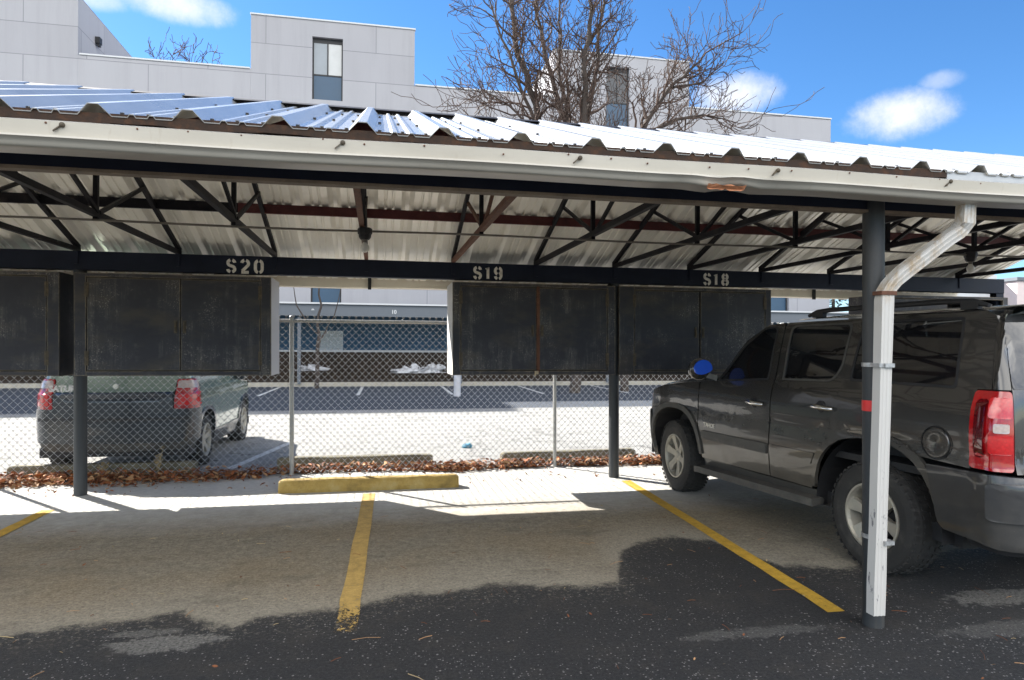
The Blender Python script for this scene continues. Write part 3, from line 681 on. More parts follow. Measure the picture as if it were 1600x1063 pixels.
# ------------------------------------------------------------------ chain-link fence
fe = thing('chain_link_fence', 'galvanised chain-link fence with round posts behind the cabinets', 'fence', (-1.03,8.59,0))
YF = 8.59
b = MB(); pch = .0415; hz = .043; w0, w1 = -6.0, 8.8; nw = int((w1-w0)/pch); ns = int(1.90/hz); rad = .0042
for k in range(nw):
    base = len(b.v); xa, xb = w0+k*pch, w0+(k+1)*pch
    for j in range(ns+1):
        odd = (j+k) % 2; x = xb if odd else xa; z = .03+j*hz; y = YF - .031 + (.003 if odd else -.003)
        x += .004*math.sin(z*5+k*.3); 
        for (du, dv) in ((rad,0),(0,rad),(-rad,0),(0,-rad)): b.v.append((x+du*.8+0*dv, y+dv, z+du*(.6 if odd else -.6)))
    for j in range(ns):
        for q in range(4):
            b.f.append([base+j*4+q, base+j*4+(q+1)%4, base+(j+1)*4+(q+1)%4, base+(j+1)*4+q]); b.m.append(0)
    if (ns+k) % 2 == 0 or True:
        x, z = (xb if (ns+k) % 2 else xa), .03+ns*hz
        b.bar((x,YF-.031,z),(x+(.012 if k%2 else -.012),YF-.031,z+.028), rad*2.2, rad*2.2)
fab = b.build('wire_mesh', M['galv'], fe, smooth=True, recalc=False)
b = MB(); b.tube([(w0,YF,1.885),(w1,YF,1.885)], .021, 12); b.build('top_rail', M['fence_post'], fe, smooth=True)
for x in (-4.36,-1.03,2.30,5.63,8.8):
    b = MB(); b.tube([(x,YF,-.05),(x,YF,.8),(x,YF,1.93)], .027 if x != 2.30 else .023, 14); p = b.build('post', M['fence_post'], fe, smooth=True, lean=True); sub(p, fe)
    b = MB(); b.ball((x-LEAN*1.93,YF,1.93), .03, 8, (1,1,.7)); b.build('cap', M['galv'], p, smooth=True)

# ------------------------------------------------------------------ wheel stops
def wheel_stop(label, xa, ya, xb, yb, mat, h=.13, w=.17):
    L = math.hypot(xb-xa, yb-ya); t = []
    b = MB(); prof = [(-w/2,0),(-w/2,.045),(-w*.36,h*.92),(-w*.28,h),(w*.28,h),(w*.36,h*.92),(w/2,.045),(w/2,0)]
    secs = [0,.02,.05] + [.05+(L-.1)*i/10 for i in range(1,10)] + [L-.05,L-.02,L]; rr = random.Random(int(xa*50)); vs = []
    for s_ in secs:
        e = min(s_, L-s_); k = .86 if e < .01 else (.95 if e < .03 else 1)
        for a, z in prof: vs.append((s_-L/2, a*k+rr.uniform(-.003,.003), max(0,z*k+(rr.uniform(-.004,.003) if z > .05 else 0))))
    n_ = len(prof)
    b.add(vs, [(i*n_+j, i*n_+j+1, (i+1)*n_+j+1, (i+1)*n_+j) for i in range(len(secs)-1) for j in range(n_-1)]); b.add(vs[:n_], [tuple(range(n_))]); b.add(vs[-n_:], [tuple(range(n_))])
    o = b.build('wheel_stop', mat, smooth=False); o.location = ((xa+xb)/2,(ya+yb)/2,0); o.rotation_euler = (0,0,math.atan2(yb-ya,xb-xa))
    return tag(o, label, 'wheel stop', 'concrete wheel stops')
wheel_stop('yellow painted concrete wheel stop in front of the fence', -1.04, 7.585, .90, 7.59, M['yellow_stop'], .135, .17)
wheel_stop('bare concrete wheel stop behind the fence, under the rear of the pale car', -4.23, 8.86, -2.18, 8.87, M['shaded_concrete'], .15)
wheel_stop('bare concrete wheel stop behind the fence, beyond the yellow one', -1.25, 9.0, .72, 8.97, M['shaded_concrete'], .15)
wheel_stop('bare concrete wheel stop behind the fence, below the S19 cabinet', 1.64, 8.93, 3.58, 9.02, M['shaded_concrete'], .15)

# ------------------------------------------------------------------ leaf litter, needles, weeds, litter
def leaf(b, x, y, z, s, rr):
    a = rr.uniform(0, 6.28); tl = rr.uniform(-.9,.9); tl2 = rr.uniform(-.7,.7)
    pts = [(-s,0,0),(-.4*s,.38*s,.1*s),(.35*s,.34*s,.12*s),(s,0,0),(.35*s,-.34*s,.12*s),(-.4*s,-.38*s,.1*s)]
    mt = Matrix.Rotation(a,3,'Z') @ Matrix.Rotation(tl,3,'X') @ Matrix.Rotation(tl2,3,'Y')
    b.add([tuple(mt @ Vector(p) + Vector((x,y,z))) for p in pts], [(0,1,2,3),(0,3,4,5)], rr.randrange(3))
rr = random.Random(3); b = MB()
M['leaf2'] = simple('pale_dead_leaf', (.44, .25, .12), .85, 0, .4, 3); M['leaf3'] = simple('dark_dead_leaf', (.19, .07, .028), .85, 0, .4, 3)
def front_edge(x):
    pts = [(-6,8.3),(-4.4,8.35),(-4.0,8.25),(-2.65,8.1),(-1.4,8.32),(-1.2,8.6),(-.24,8.7),(.6,8.55),(1.0,8.38),(1.6,8.5),(2.3,8.62),(3.0,8.5),(3.7,8.45),(5.5,8.5)]
    for (a, ya), (c, yc) in zip(pts, pts[1:]):
        if a <= x <= c: return ya+(yc-ya)*(x-a)/(c-a)
    return 8.5
for i in range(9500):
    x = rr.uniform(-5.6, 4.6); fe_ = front_edge(x); y = rr.triangular(fe_-.05, 8.80, 8.62)
    dens = .35+.65*min(1, max(0, noise.noise(Vector((x*1.7,y*2,0)))*1.8+.55))
    if rr.random() > dens or (-.9 < x < .4 and rr.random() < .6): continue
    leaf(b, x, y, .012+rr.random()**2*.095, rr.uniform(.020,.050), rr)
for i in range(160):
    x = rr.uniform(-4.6, 4.2); y = rr.uniform(7.7, 8.5); leaf(b, x, y, .01, rr.uniform(.012,.03), rr)
o = b.build('leaf_litter', [M['leaf'],M['leaf2'],M['leaf3']], recalc=False); o['kind'] = 'stuff'
b = MB(); rr = random.Random(9)
for i in range(150):
    x, y = rr.uniform(-3.2,4.2), 2.6+rr.random()**1.3*3.8; a = rr.uniform(0,3.14); L = rr.uniform(.02,.09)*(1 if rr.random() < .8 else 1.7)
    k = rr.uniform(-.2,.2); p = [(x+math.cos(a)*L*t-math.sin(a)*k*L*t*t, y+math.sin(a)*L*t+math.cos(a)*k*L*t*t, .006+.003*math.sin(3*t)) for t in (0,.5,1)]
    b.tube(p, rr.uniform(.0010,.0020), 4, rr.choice((0,2,2,1)))
for i in range(90):
    x, y = rr.uniform(-3.2,4.2), 2.7+rr.random()*4; leaf(b, x, y, .006, rr.uniform(.006,.017), rr)
for i in range(len(b.m)): b.m[i] = min(b.m[i], 2)
o = b.build('pine_needles', [M['leaf2'],M['straw'],M['leaf3']], recalc=False); o['kind'] = 'stuff'
def weed(label, x, y, h, seed):
    rr = random.Random(seed); t = thing('dried_weed', label, 'plant', (x,y,0), group='dry weeds along the fence')
    b = MB(); l = MB()
    for i in range(9):
        a = rr.uniform(0,6.28); s_ = rr.uniform(.03,.16)*h*2; hh = h*rr.uniform(.55,1)
        p = [(x+math.cos(a)*s_*u*u, y+math.sin(a)*s_*u*u, hh*u) for u in (0,.3,.6,.85,1)]
        b.tube(p, [.005,.004,.004,.003,.002], 5)
        for k in range(7):
            u = rr.uniform(.35,1); q = (x+math.cos(a)*s_*u*u, y+math.sin(a)*s_*u*u, hh*u); leaf(l, q[0]+rr.uniform(-.02,.02), q[1]+rr.uniform(-.02,.02), q[2], rr.uniform(.012,.03), rr)
    b.build('stem', M['straw'], t); l.m = [0]*len(l.m); l.build('leaves', M['straw'], t, recalc=False)
weed('taller straw-coloured dead weed at the fence, right of the first carport post', -2.58, 8.72, .36, 4)
weed('shorter dead weed at the fence close to the first carport post', -3.18, 8.72, .22, 8)
b = MB(); rr = random.Random(2); vs = []
for i, (px, pz, w) in enumerate([(-.075,.03,.02),(-.05,.05,.045),(0,.042,.05),(.045,.056,.045),(.075,.028,.02)]):
    for a in range(8): vs.append((px+rr.uniform(-.008,.008), w*math.cos(a*.785)*(1+rr.uniform(-.2,.2)), max(.004,pz*.55+pz*.9*math.sin(a*.785)*(1+rr.uniform(-.25,.25)))))
b.add(vs, [(i*8+j,i*8+(j+1)%8,(i+1)*8+(j+1)%8,(i+1)*8+j) for i in range(4) for j in range(8)]+[tuple(range(8)),tuple(range(32,40))])
o = b.build('crushed_can', M['litter_blue']); o.location = (1.37,10.38,0); o.rotation_euler = (0,0,.15); tag(o, 'crushed blue drink can lying on the sunlit lot', 'litter')

# ------------------------------------------------------------------ vehicles
class Body:
    """half-shell of a vehicle: plan outline walked by t (t equals the forward coordinate along the side), pulled inward with height"""
    def __init__(s, hw, s0, s1, rc, rf, bow, side, rear, front):
        s.hw, s.s0, s.s1, s.rc, s.rf, s.bow, s.side, s.rear, s.front = hw, s0, s1, rc, rf, bow, side, rear, front
        s.t_rear0 = s0+rc-rc*math.pi/2; s.t_rear = s.t_rear0-(hw-rc)
        s.t_front0 = s1-rf+rf*math.pi/2; s.t_front = s.t_front0+(hw-rf)
    def plan(s, t):
        hw, rc, rf = s.hw, s.rc, s.rf
        if t < s.t_rear0:
            x = -hw+rc+(s.t_rear0-t); return x, s.s0-s.bow*(1-(x/(hw-rc))**2), 0, -1
        if t < s.s0+rc:
            a = (s.s0+rc-t)/rc; return -hw+rc-rc*math.cos(a), s.s0+rc-rc*math.sin(a), -math.cos(a), -math.sin(a)
        if t <= s.s1-rf:
            m = (s.s0+s.s1)/2; k = .022*((t-m)/(s.s1-m))**2; return -hw+k, t, -1, 0
        if t < s.t_front0:
            a = (t-s.s1+rf)/rf; return -hw+.02+rf-rf*math.cos(a), s.s1-rf+rf*math.sin(a), -math.cos(a), math.sin(a)
        x = -hw+.02+rf+(t-s.t_front0); return min(x,0), s.s1+.08*(1-(min(x,0)/(hw-rf))**2), 0, 1
    @staticmethod
    def ip(tab, z):
        if z <= tab[0][0]: return tab[0][1]
        for (a, b), (c, d) in zip(tab, tab[1:]):
            if z <= c: u = (z-a)/(c-a); return b+(d-b)*u
        return tab[-1][1]
    def S(s, t, z, off=0.):
        x, y, nx, ny = s.plan(t)
        w = max(0, min(1, (s.s0+s.rc*1.1-t)/(s.rc*1.6))); w = w*w*(3-2*w)
        v = max(0, min(1, (t-(s.s1-s.rf))/(s.rf*1.4))); v = v*v*(3-2*v)
        i = s.ip(s.side, z)*(1-w-v)+s.ip(s.rear, z)*w+s.ip(s.front, z)*v
        return Vector((x-nx*(i-off), y-ny*(i-off), z))
    def Nrm(s, t): _, _, nx, ny = s.plan(t); return Vector((nx, ny, 0))

def rpoly(pts, rad=.05, n=4):
    """polygon with rounded corners; rad number or per-corner list"""
    out = []; L = len(pts); rads = rad if isinstance(rad, list) else [rad]*L
    for i, p in enumerate(pts):
        p = Vector(p); a = Vector(pts[i-1])-p; c = Vector(pts[(i+1)%L])-p; r = min(rads[i], a.length*.45, c.length*.45)
        if r < 1e-4: out.append(tuple(p)); continue
        A = p+a.normalized()*r; C = p+c.normalized()*r
        for k in range(n+1):
            u = k/n; q = A*(1-u)**2+p*2*u*(1-u)+C*u*u; out.append((q.x, q.y))
    return out
def panel(name, body, outer, holes, mat, parent, off=0., th=.014, step=.06, mirror=False, flat=False):
    loops = [outer]+holes; allp = [Vector((p[0],p[1],0)) for l in loops for p in l]
    tris = tessellate_polygon([[Vector((p[0],p[1],0)) for p in l] for l in loops])
    bm = bmesh.new(); vv = [bm.verts.new(p) for p in allp]
    for t in tris:
        try: bm.faces.new([vv[i] for i in t])
        except ValueError: pass
    t0, t1 = min(p.x for p in allp), max(p.x for p in allp); z0, z1 = min(p.y for p in allp), max(p.y for p in allp)
    cuts = [(Vector((t0+step*i,0,0)), Vector((1,0,0))) for i in range(1,int((t1-t0)/step)+1)]+[(Vector((0,z0+step*i,0)), Vector((0,1,0))) for i in range(1,int((z1-z0)/step)+1)]
    for co, no in cuts:
        bmesh.ops.bisect_plane(bm, geom=bm.verts[:]+bm.edges[:]+bm.faces[:], dist=1e-5, plane_co=co, plane_no=no)
    nm = {}
    for v in bm.verts:
        t, z = v.co.x, v.co.y; v.co = body.S(t, z, off); n = body.Nrm(t)
        if mirror: v.co.x = -v.co.x; n.x = -n.x
        nm[v.co.to_tuple(5)] = n
    bm.normal_update()
    for f in bm.faces:
        n = nm[f.verts[0].co.to_tuple(5)]
        f.smooth = True
        if f.normal.dot(n) < 0: f.normal_flip()
    be = [e for e in bm.edges if len(e.link_faces) == 1]
    for e in be: e.smooth = False
    r = bmesh.ops.extrude_edge_only(bm, edges=be)
    for v in [x for x in r['geom'] if isinstance(x, bmesh.types.BMVert)]:
        n = nm.get(v.co.to_tuple(5), Vector((0,0,0))); v.co -= n*th
    me = bpy.data.meshes.new(name); bm.to_mesh(me); bm.free(); me.materials.append(mat)
    return link(name, me, parent)
def crown(name, left, mat, parent, h, n=10, extra=None):
    """patch spanning from a left-hand curve to its mirror image with a crown of height h"""
    b = MB(); m = 2*n+1; vs = []
    for p in left:
        for k in range(m):
            u = -1+k/n; vs.append((-p[0]*u if False else abs(p[0])*u, p[1]+(extra or 0)*(1-u*u), p[2]+h*(1-u*u)**.8))
    b.add(vs, [(i*m+k, i*m+k+1, (i+1)*m+k+1, (i+1)*m+k) for i in range(len(left)-1) for k in range(m-1)])
    return b.build(name, mat, parent, smooth=True)
def wheel_arch(cx, cz, r, sq=2.4, n=18, zmin=.42):
    """arch from rear foot over the top to the front foot (squarish)"""
    pts = []
    for i in range(n+1):
        a = math.pi*(1-i/n)+0
        a = math.pi-(math.pi)*(i/n)
        c, s_ = math.cos(a), math.sin(a); k = (abs(c)**sq+abs(s_)**sq)**(-1/sq)
        pts.append((cx+r*c*k, max(zmin, cz+r*s_*k)))
    return pts
def tyre(t, name, x_out, s, r, w, rim_r, side, steer=0, spokes=6):
    """wheel part: tyre with tread blocks, rim as a child; side -1 left"""
    wp = MB(); prof = []
    h = w/2
    prof = [(-h*.86, rim_r),(-h*.98,rim_r+.02),(-h*1.02,(rim_r+r)*.5),(-h*.96,r-.035),(-h*.86,r-.012),(-h*.6,r-.002),(0,r),(h*.6,r-.002),(h*.86,r-.012),(h*.96,r-.035),(h*1.02,(rim_r+r)*.5),(h*.98,rim_r+.02),(h*.86,rim_r)]
    wp.lathe(prof, 'x', 56)
    rr = random.Random(4)
    for k in range(44):
        a = 2*math.pi*k/44
        for (xc, ww, ph, ll) in ((-h*.80,.34*h,0,.062),(-h*.34,.30*h,.5,.070),(h*.14,.30*h,.2,.070),(h*.60,.30*h,.6,.070),(h*.90,.2*h,0,.06)):
            aa = a+ph*2*math.pi/44; da = .6*2*math.pi/44*.55; vs = []
            rr0, rr1 = r-.02, r+.006-(.012 if abs(xc) > .7*h else 0)
            for (dx, dt) in ((-ww/2,-da),(ww/2,-da*.6),(ww/2,da),(-ww/2,da*.6)):
                for q in (rr0, rr1): vs.append((xc+dx, q*math.cos(aa+dt), q*math.sin(aa+dt)))
            wp.add(vs, [(1,3,5,7),(0,1,3,2),(2,3,5,4),(4,5,7,6),(6,7,1,0)])
    o = wp.build(name, M['rubber'], t, smooth=False, origin=(0,0,0))
    ang = steer+(math.pi if side > 0 else 0)
    o.location = (x_out - side*h, s, r-.004); o.rotation_euler = (0,0,ang)
    rb = MB(); R_ = rim_r
    rb.lathe([(-h*.86,R_+.004),(-h*.98,R_+.002),(-h*.99,R_-.012),(-h*.80,R_-.022),(-h*.2,R_-.035),(h*.8,R_-.03)], 'x', 40)
    rb.lathe([(-h*.66,.0001),(-h*.70,.03),(-h*.66,.048),(-h*.60,.062)], 'x', 24)
    for k in range(spokes):
        a = 2*math.pi*(k+.25)/spokes; ca, sa = math.cos(a), math.sin(a); vs = []
        for (rad, wd, x) in ((.05,.036,-h*.62),(R_*.55,.034,-h*.72),(R_-.015,.052,-h*.86)):
            for sg in (-1,1):
                vs.append((x, rad*ca-sg*wd*sa, rad*sa+sg*wd*ca)); vs.append((x+.04, rad*ca-sg*wd*sa, rad*sa+sg*wd*ca))
        rb.add(vs, [(0,2,6,4),(4,6,10,8),(0,4,5,1),(4,8,9,5),(2,3,7,6),(6,7,11,10)])
    rim = rb.build('rim', M['alloy'], o, origin=(0,0,0), smooth=False)
    cb = MB(); cb.lathe([(h*.15,R_-.03),(h*.15,.0001)], 'x', 24); cb.lathe([(-h*.35,R_*.62),(-h*.35,.07),(-h*.1,.07)], 'x', 24); cb.build('brake_disc', M['dark'], o, origin=(0,0,0))
    return o

# --- charcoal SUV parked in the right-hand stall (local frame: x across, y forward, origin under the rear axle)
HD = 4.815
nx, ny = math.cos(R(HD)), math.sin(R(HD))
suv = thing('parked_suv', 'dusty charcoal four-door SUV parked under the right bay of the carport', 'car', (3.451+nx*.935, 4.205+ny*.935, 0), R(HD), local=True)
side = [(.30,.06),(.42,.035),(.55,.012),(.70,.002),(.82,0),(.92,.006),(.97,.014),(1.02,.006),(1.15,.012),(1.25,.03),(1.31,.055),(1.36,.07),(1.55,.105),(1.78,.16),(1.83,.19),(1.87,.26)]
rear = [(.30,.06),(.45,.0),(.80,-.0),(.86,.02),(.90,.055),(1.0,.06),(1.30,.075),(1.36,.09),(1.6,.16),(1.78,.22),(1.83,.24),(1.87,.30)]
front = [(.30,.10),(.45,.02),(.7,.0),(.9,.02),(1.05,.05),(1.2,.13),(1.3,.25)]
B = Body(.945, -1.03, 3.60, .17, .42, .05, side, rear, front)
aR = wheel_arch(0, .40, .545, 2.5, zmin=.44); aF = wheel_arch(2.75, .40, .525, 2.5, zmin=.42)
for mir in (False, True):
    # quarter panel with side window opening
    archq = [p for p in aR[::-1] if p[1] > .86]
    q = [(.375,1.10),(.47,.90)]+[p for p in archq if p[0] < .46]+[(-.76,.872),(-.755,1.352),(-.845,1.356),(-.80,1.80),(-.70,1.842),(.24,1.845),(.325,1.36)]
    w3 = rpoly([(.245,1.365),(-.60,1.362),(-.585,1.785),(.20,1.785)], [.03,.03,.03,.05])
    qp = panel('quarter_panel', B, q, [w3], M['suv_paint'], suv, mirror=mir)
    panel('side_glass', B, rpoly([(.26,1.353),(-.618,1.350),(-.60,1.80),(.215,1.80)], .03), [], M['glass'], qp, off=-.004, mirror=mir)
    panel('window_trim', B, rpoly([(.262,1.350),(-.62,1.346),(-.60,1.803),(.215,1.803)], .03), [rpoly([(.245,1.367),(-.603,1.364),(-.585,1.785),(.20,1.785)], .03)], M['plastic'], qp, off=.003, th=.006, mirror=mir)
    if not mir:
        fd = MB(); c = B.S(-.53, .995, .003)
        fd.lathe([(0,.0001),(-.008,.05),(-.007,.092),(.0,.098)], 'x', 36, tuple(c)); fl = fd.build('fuel_door', M['suv_paint'], qp, smooth=True)
        rg = MB(); rg.lathe([(-.004,.100),(-.004,.108)], 'x', 36, tuple(c)); rg.build('gap', M['dark'], qp)
    # D pillar wrap
    panel('rear_pillar', B, [(-.85,1.356),(-.80,1.80),(-.84,1.835),(-.985,1.835),(-1.02,1.78),(-1.035,1.356)], [], M['suv_paint'], suv, mirror=mir, off=.001)
    # doors
    rd = [(1.10,.475),(.60,.475),(.56,.56)]+[p for p in aR[::-1] if .47 < p[0] and .60 < p[1] < .90]+[(.365,1.10),(.318,1.36),(.235,1.80),(.255,1.822),(1.06,1.815),(1.085,1.78),(1.09,1.30)]
    w2 = rpoly([(.985,1.335),(.43,1.35),(.355,1.46),(.335,1.78),(.99,1.775)], [.015,.10,.10,.05,.06])
    d = panel('rear_door', B, rd, [w2], M['suv_paint'], suv, mirror=mir)
    panel('door_glass', B, rpoly([(1.0,1.32),(.42,1.335),(.34,1.455),(.32,1.795),(1.005,1.79)], [.015,.1,.1,.05,.06]), [], M['glass'], d, off=-.006, mirror=mir)
    panel('window_trim', B, rpoly([(1.005,1.318),(.42,1.333),(.338,1.452),(.318,1.797),(1.01,1.792)], [.015,.1,.1,.05,.06]), [rpoly([(.987,1.336),(.43,1.35),(.355,1.46),(.335,1.78),(.99,1.775)], [.015,.1,.1,.05,.06])], M['greytrim'], d, off=.004, th=.006, mirror=mir)
    fdn = [(2.20,.46),(1.115,.475),(1.105,1.30),(1.10,1.78),(1.12,1.815),(1.33,1.80),(1.60,1.66),(1.93,1.30),(2.02,1.262),(2.24,1.24),(2.25,.95),(2.235,.70)]
    w1 = rpoly([(1.91,1.275),(1.20,1.325),(1.195,1.775),(1.36,1.765),(1.585,1.62)], [.02,.015,.05,.05,.05])
    d1 = panel('front_door', B, fdn, [w1], M['suv_paint'], suv, mirror=mir)
    panel('door_glass', B, rpoly([(1.94,1.262),(1.185,1.31),(1.18,1.79),(1.37,1.778),(1.60,1.635)], [.02,.015,.05,.05,.05]), [], M['glass'], d1, off=-.006, mirror=mir)
    panel('window_trim', B, rpoly([(1.942,1.26),(1.183,1.308),(1.178,1.792),(1.372,1.78),(1.604,1.637)], [.02,.015,.05,.05,.05]), [rpoly([(1.905,1.277),(1.20,1.326),(1.195,1.775),(1.36,1.765),(1.583,1.62)], [.02,.015,.05,.05,.05])], M['plastic'], d1, off=.004, th=.006, mirror=mir)
    for (dd, sx, zz) in ((d1,1.30,1.10),(d,.47,1.135)):
        c = B.S(sx, zz); sg = -1 if not mir else 1; cx = c.x if not mir else -c.x
        hb = MB(); hb.tube([(cx-(-sg)*0+sg*.012,sx+.10,zz+.004),(cx+sg*.038,sx+.075,zz+.004),(cx+sg*.046,sx,zz),(cx+sg*.038,sx-.085,zz-.006),(cx+sg*.012,sx-.115,zz-.008)], [.014,.017,.018,.019,.016], 10); hb.build('door_handle', M['chrome'], dd, smooth=True)
        hb = MB(); hb.ball((cx+sg*.002,sx+.02,zz), .05, 8, (.18,1.0,.95)); hb.build('handle_recess', M['plastic'], dd, smooth=True)
    panel('side_moulding', B, rpoly([(2.17,.66),(1.13,.665),(1.13,.755),(2.17,.745)], .012), [], M['greytrim'], d1, off=.016, th=.018, mirror=mir)
    panel('side_moulding', B, rpoly([(1.09,.665),(.58,.672),(.54,.762),(1.09,.755)], .012), [], M['suv_paint'], d, off=.012, th=.014, mirror=mir)
    # front wing
    fa = [p for p in aF if p[1] > .45]
    fw = [(2.222,.47)]+fa+[(3.27,.70),(3.30,.80),(3.29,.86),(3.30,1.06),(3.28,1.09),(3.0,1.160),(2.6,1.212),(2.26,1.236),(2.265,.95),(2.25,.70)]
    panel('front_wing', B, fw, [], M['suv_paint'], suv, mirror=mir)
    # arch lips
    for aa, c_ in ((aR,0),(aF,2.75)):
        sel = [p for p in aa if p[1] > .45]
        o_ = [(c_+(p[0]-c_)*1.10, .40+(p[1]-.40)*1.10) for p in sel]
        panel('arch_lip', B, o_+sel[::-1], [], M['greytrim'] if c_ else M['suv_paint'], suv, off=.016, th=.03, mirror=mir)
    # bumpers, lamps, sills
    rbp = panel('rear_bumper', B, [(-.485,.856),(-.53,.66),(-.555,.50),(-.59,.46),(-.95,.43),(B.t_rear,.43),(B.t_rear,.855),(-1.10,.855),(-.95,.862)], [], M['suv_bumper'], suv, off=.03, th=.045, mirror=mir)
    panel('bumper_cap', B, rpoly([(-.90,.815),(-.90,.60),(-1.32,.60),(-1.32,.84)], .03), [], M['suv_bumper'], rbp, off=.055, th=.03, mirror=mir)
    panel('bumper_lower', B, [(-.66,.47),(-.72,.39),(B.t_rear,.38),(B.t_rear,.45)], [], M['plastic'], rbp, off=-.03, th=.03, mirror=mir)
    tl = panel('tail_light', B, rpoly([(-.765,.882),(-.755,1.348),(-1.03,1.348),(-1.03,.882)], .03), [], M['red_lens'], suv, off=.014, th=.04, mirror=mir)
    panel('lens', B, rpoly([(-.915,1.105),(-.915,1.16),(-1.00,1.16),(-1.00,1.105)], .012), [], M['clear_lens'], tl, off=.019, th=.01, mirror=mir)
    panel('lens', B, rpoly([(-.885,1.19),(-.875,1.31),(-1.02,1.315),(-1.02,1.19)], .02), [], M['bright_red_lens'], tl, off=.018, th=.01, mirror=mir)
    panel('lens', B, rpoly([(-.89,.98),(-.89,1.09),(-1.02,1.09),(-1.02,.98)], .02), [], M['bright_red_lens'], tl, off=.018, th=.01, mirror=mir)
    panel('lens', B, rpoly([(-.79,.95),(-.785,1.30),(-.86,1.30),(-.86,.95)], .03), [], M['dark_red_lens'], tl, off=.017, th=.01, mirror=mir)
    panel('sill', B, [(2.20,.455),(.56,.465),(.56,.36),(2.22,.34)], [], M['suv_bumper'], suv, off=-.015, mirror=mir)
    sg = -1 if not mir else 1
    bd = MB(); prof = [(-.06,.015),(.05,.02),(.075,.0),(.06,-.035),(-.06,-.045)]
    bd.sweep([(p[0]*sg*-1*-1, p[1]) for p in prof], [(sg*.925,2.24,.352),(sg*.935,2.18,.362),(sg*.94,1.4,.378),(sg*.94,.62,.394),(sg*.93,.52,.392)]); bd.build('running_board', M['greytrim'], suv, smooth=False)
    fb_ = [(3.285,.62),(3.285,.795),(3.36,.85),(B.t_front,.85),(B.t_front,.30),(3.4,.30),(3.26,.40)]
    panel('front_bumper', B, fb_, [], M['greytrim'], suv, off=.02, th=.04, mirror=mir)
    panel('headlight', B, rpoly([(3.30,.86),(3.31,1.05),(3.95,.99),(3.95,.86)], .03), [], M['clear_lens'], suv, off=.006, mirror=mir)
    panel('front_grille', B, [(3.97,.87),(3.97,1.0),(B.t_front,1.01),(B.t_front,.87)], [], M['plastic'], suv, off=.0, mirror=mir)
    # door mirror
    mb_ = MB(); mx_, my_, mz_ = sg*1.07, 2.02, 1.375
    mb_.ball((mx_,my_,mz_), .125, 12, (.95,.62,.88)); mb_.bar((sg*.90,1.98,1.285),(mx_-sg*.03,my_,1.33), .07, .05); mm = mb_.build('door_mirror', M['suv_paint'], suv, smooth=True)
    gl = MB(); ring = [(mx_+.100*math.cos(a), mz_+.004+(.092*math.sin(a) if math.sin(a) > 0 else .052*math.sin(a)+.02*math.cos(a)*sg*-1*abs(math.sin(a)))) for a in [2*math.pi*k/24 for k in range(24)]]
    gl.add([(x,1.937,z) for x, z in ring]+[(x,1.955,z) for x, z in ring], [tuple(range(24))]+[(k,(k+1)%24,24+(k+1)%24,24+k) for k in range(24)]); gl.build('mirror_glass', M['film'], mm)
    # roof rail
    rl = MB(); rl.tube([(sg*.70,.90,1.868),(sg*.70,.80,1.897),(sg*.70,.65,1.908),(sg*.70,-.40,1.912),(sg*.70,-.60,1.90),(sg*.70,-.70,1.87)], [.014,.021,.020,.020,.021,.014], 10)
    for yy in (.78,.15,-.58): rl.box(sg*.70-.02,sg*.70+.02,yy-.06,yy+.06,1.85,1.90)
    rl.build('roof_rail', M['plastic'], suv, smooth=True)
    tyre(suv, 'wheel', sg*.925, 0, .393, .25, .238, sg)
    tyre(suv, 'wheel', sg*.925, 2.75, .393, .25, .238, sg, R(-5))
    for cy in (0, 2.75):
        iw = MB(); iw.lathe([(sg*.60,.0001),(sg*.60,.56),(sg*.905,.56)], 'x', 24, (0,cy,.40), 0, -.1, math.pi+.1)
        iw.build('wheel_well', M['plastic'], suv)
# roof, screens, bonnet
top = [B.S(t, z) for t, z in ((1.14,1.815),(1.0,1.832),(.6,1.845),(.1,1.848),(-.4,1.845),(-.72,1.842),(-.80,1.838))]
top = [Vector((p.x+.002, p.y, p.z)) for p in top]
rear_l = [Vector((top[-1].x+.02, -.86, 1.83))]
roof = crown('roof', top+[Vector((-.70,-.80-.04,1.835))], M['suv_paint'], suv, .055)
crown('rear_spoiler', [Vector((-.70,-.70,1.858)),Vector((-.70,-.88,1.86)),Vector((-.69,-.93,1.845)),Vector((-.69,-.92,1.825)),Vector((-.69,-.80,1.80))], M['suv_paint'], suv, .035, extra=-.05)
ap = [B.S(t, z, .0) for t, z in ((1.14,1.815),(1.34,1.80),(1.61,1.66),(1.94,1.30),(2.05,1.25))]
crown('windscreen', [Vector((p.x+.02,p.y,p.z)) for p in ap], M['glass'], suv, .02, extra=.16)
crown('bonnet', [B.S(t, z, -.002) for t, z in ((1.98,1.262),(2.26,1.242),(2.6,1.215),(3.0,1.163),(3.28,1.093),(3.40,1.035),(3.50,.99))], M['suv_paint'], suv, .085, extra=.12)
tg = panel('tailgate', B, [(-1.045,.87),(-1.045,1.352),(-1.045,1.36),(-1.03,1.80),(B.t_rear,1.82),(B.t_rear,.87)], [rpoly([(-1.085,1.375),(-1.065,1.775),(B.t_rear+.01,1.785),(B.t_rear+.01,1.375)], .01)], M['suv_paint'], suv)
panel('tailgate_side', B, [(-1.045,.87),(-1.045,1.352),(-1.045,1.36),(-1.03,1.80),(B.t_rear,1.82),(B.t_rear,.87)], [rpoly([(-1.085,1.375),(-1.065,1.775),(B.t_rear+.01,1.785),(B.t_rear+.01,1.375)], .01)], M['suv_paint'], suv, mirror=True)
for mir in (False, True): panel('rear_glass', B, rpoly([(-1.05,1.36),(-1.035,1.80),(B.t_rear,1.81),(B.t_rear,1.36)], [.03,.05,0,0]), [], M['rear_glass'], tg, off=.004, mirror=mir)
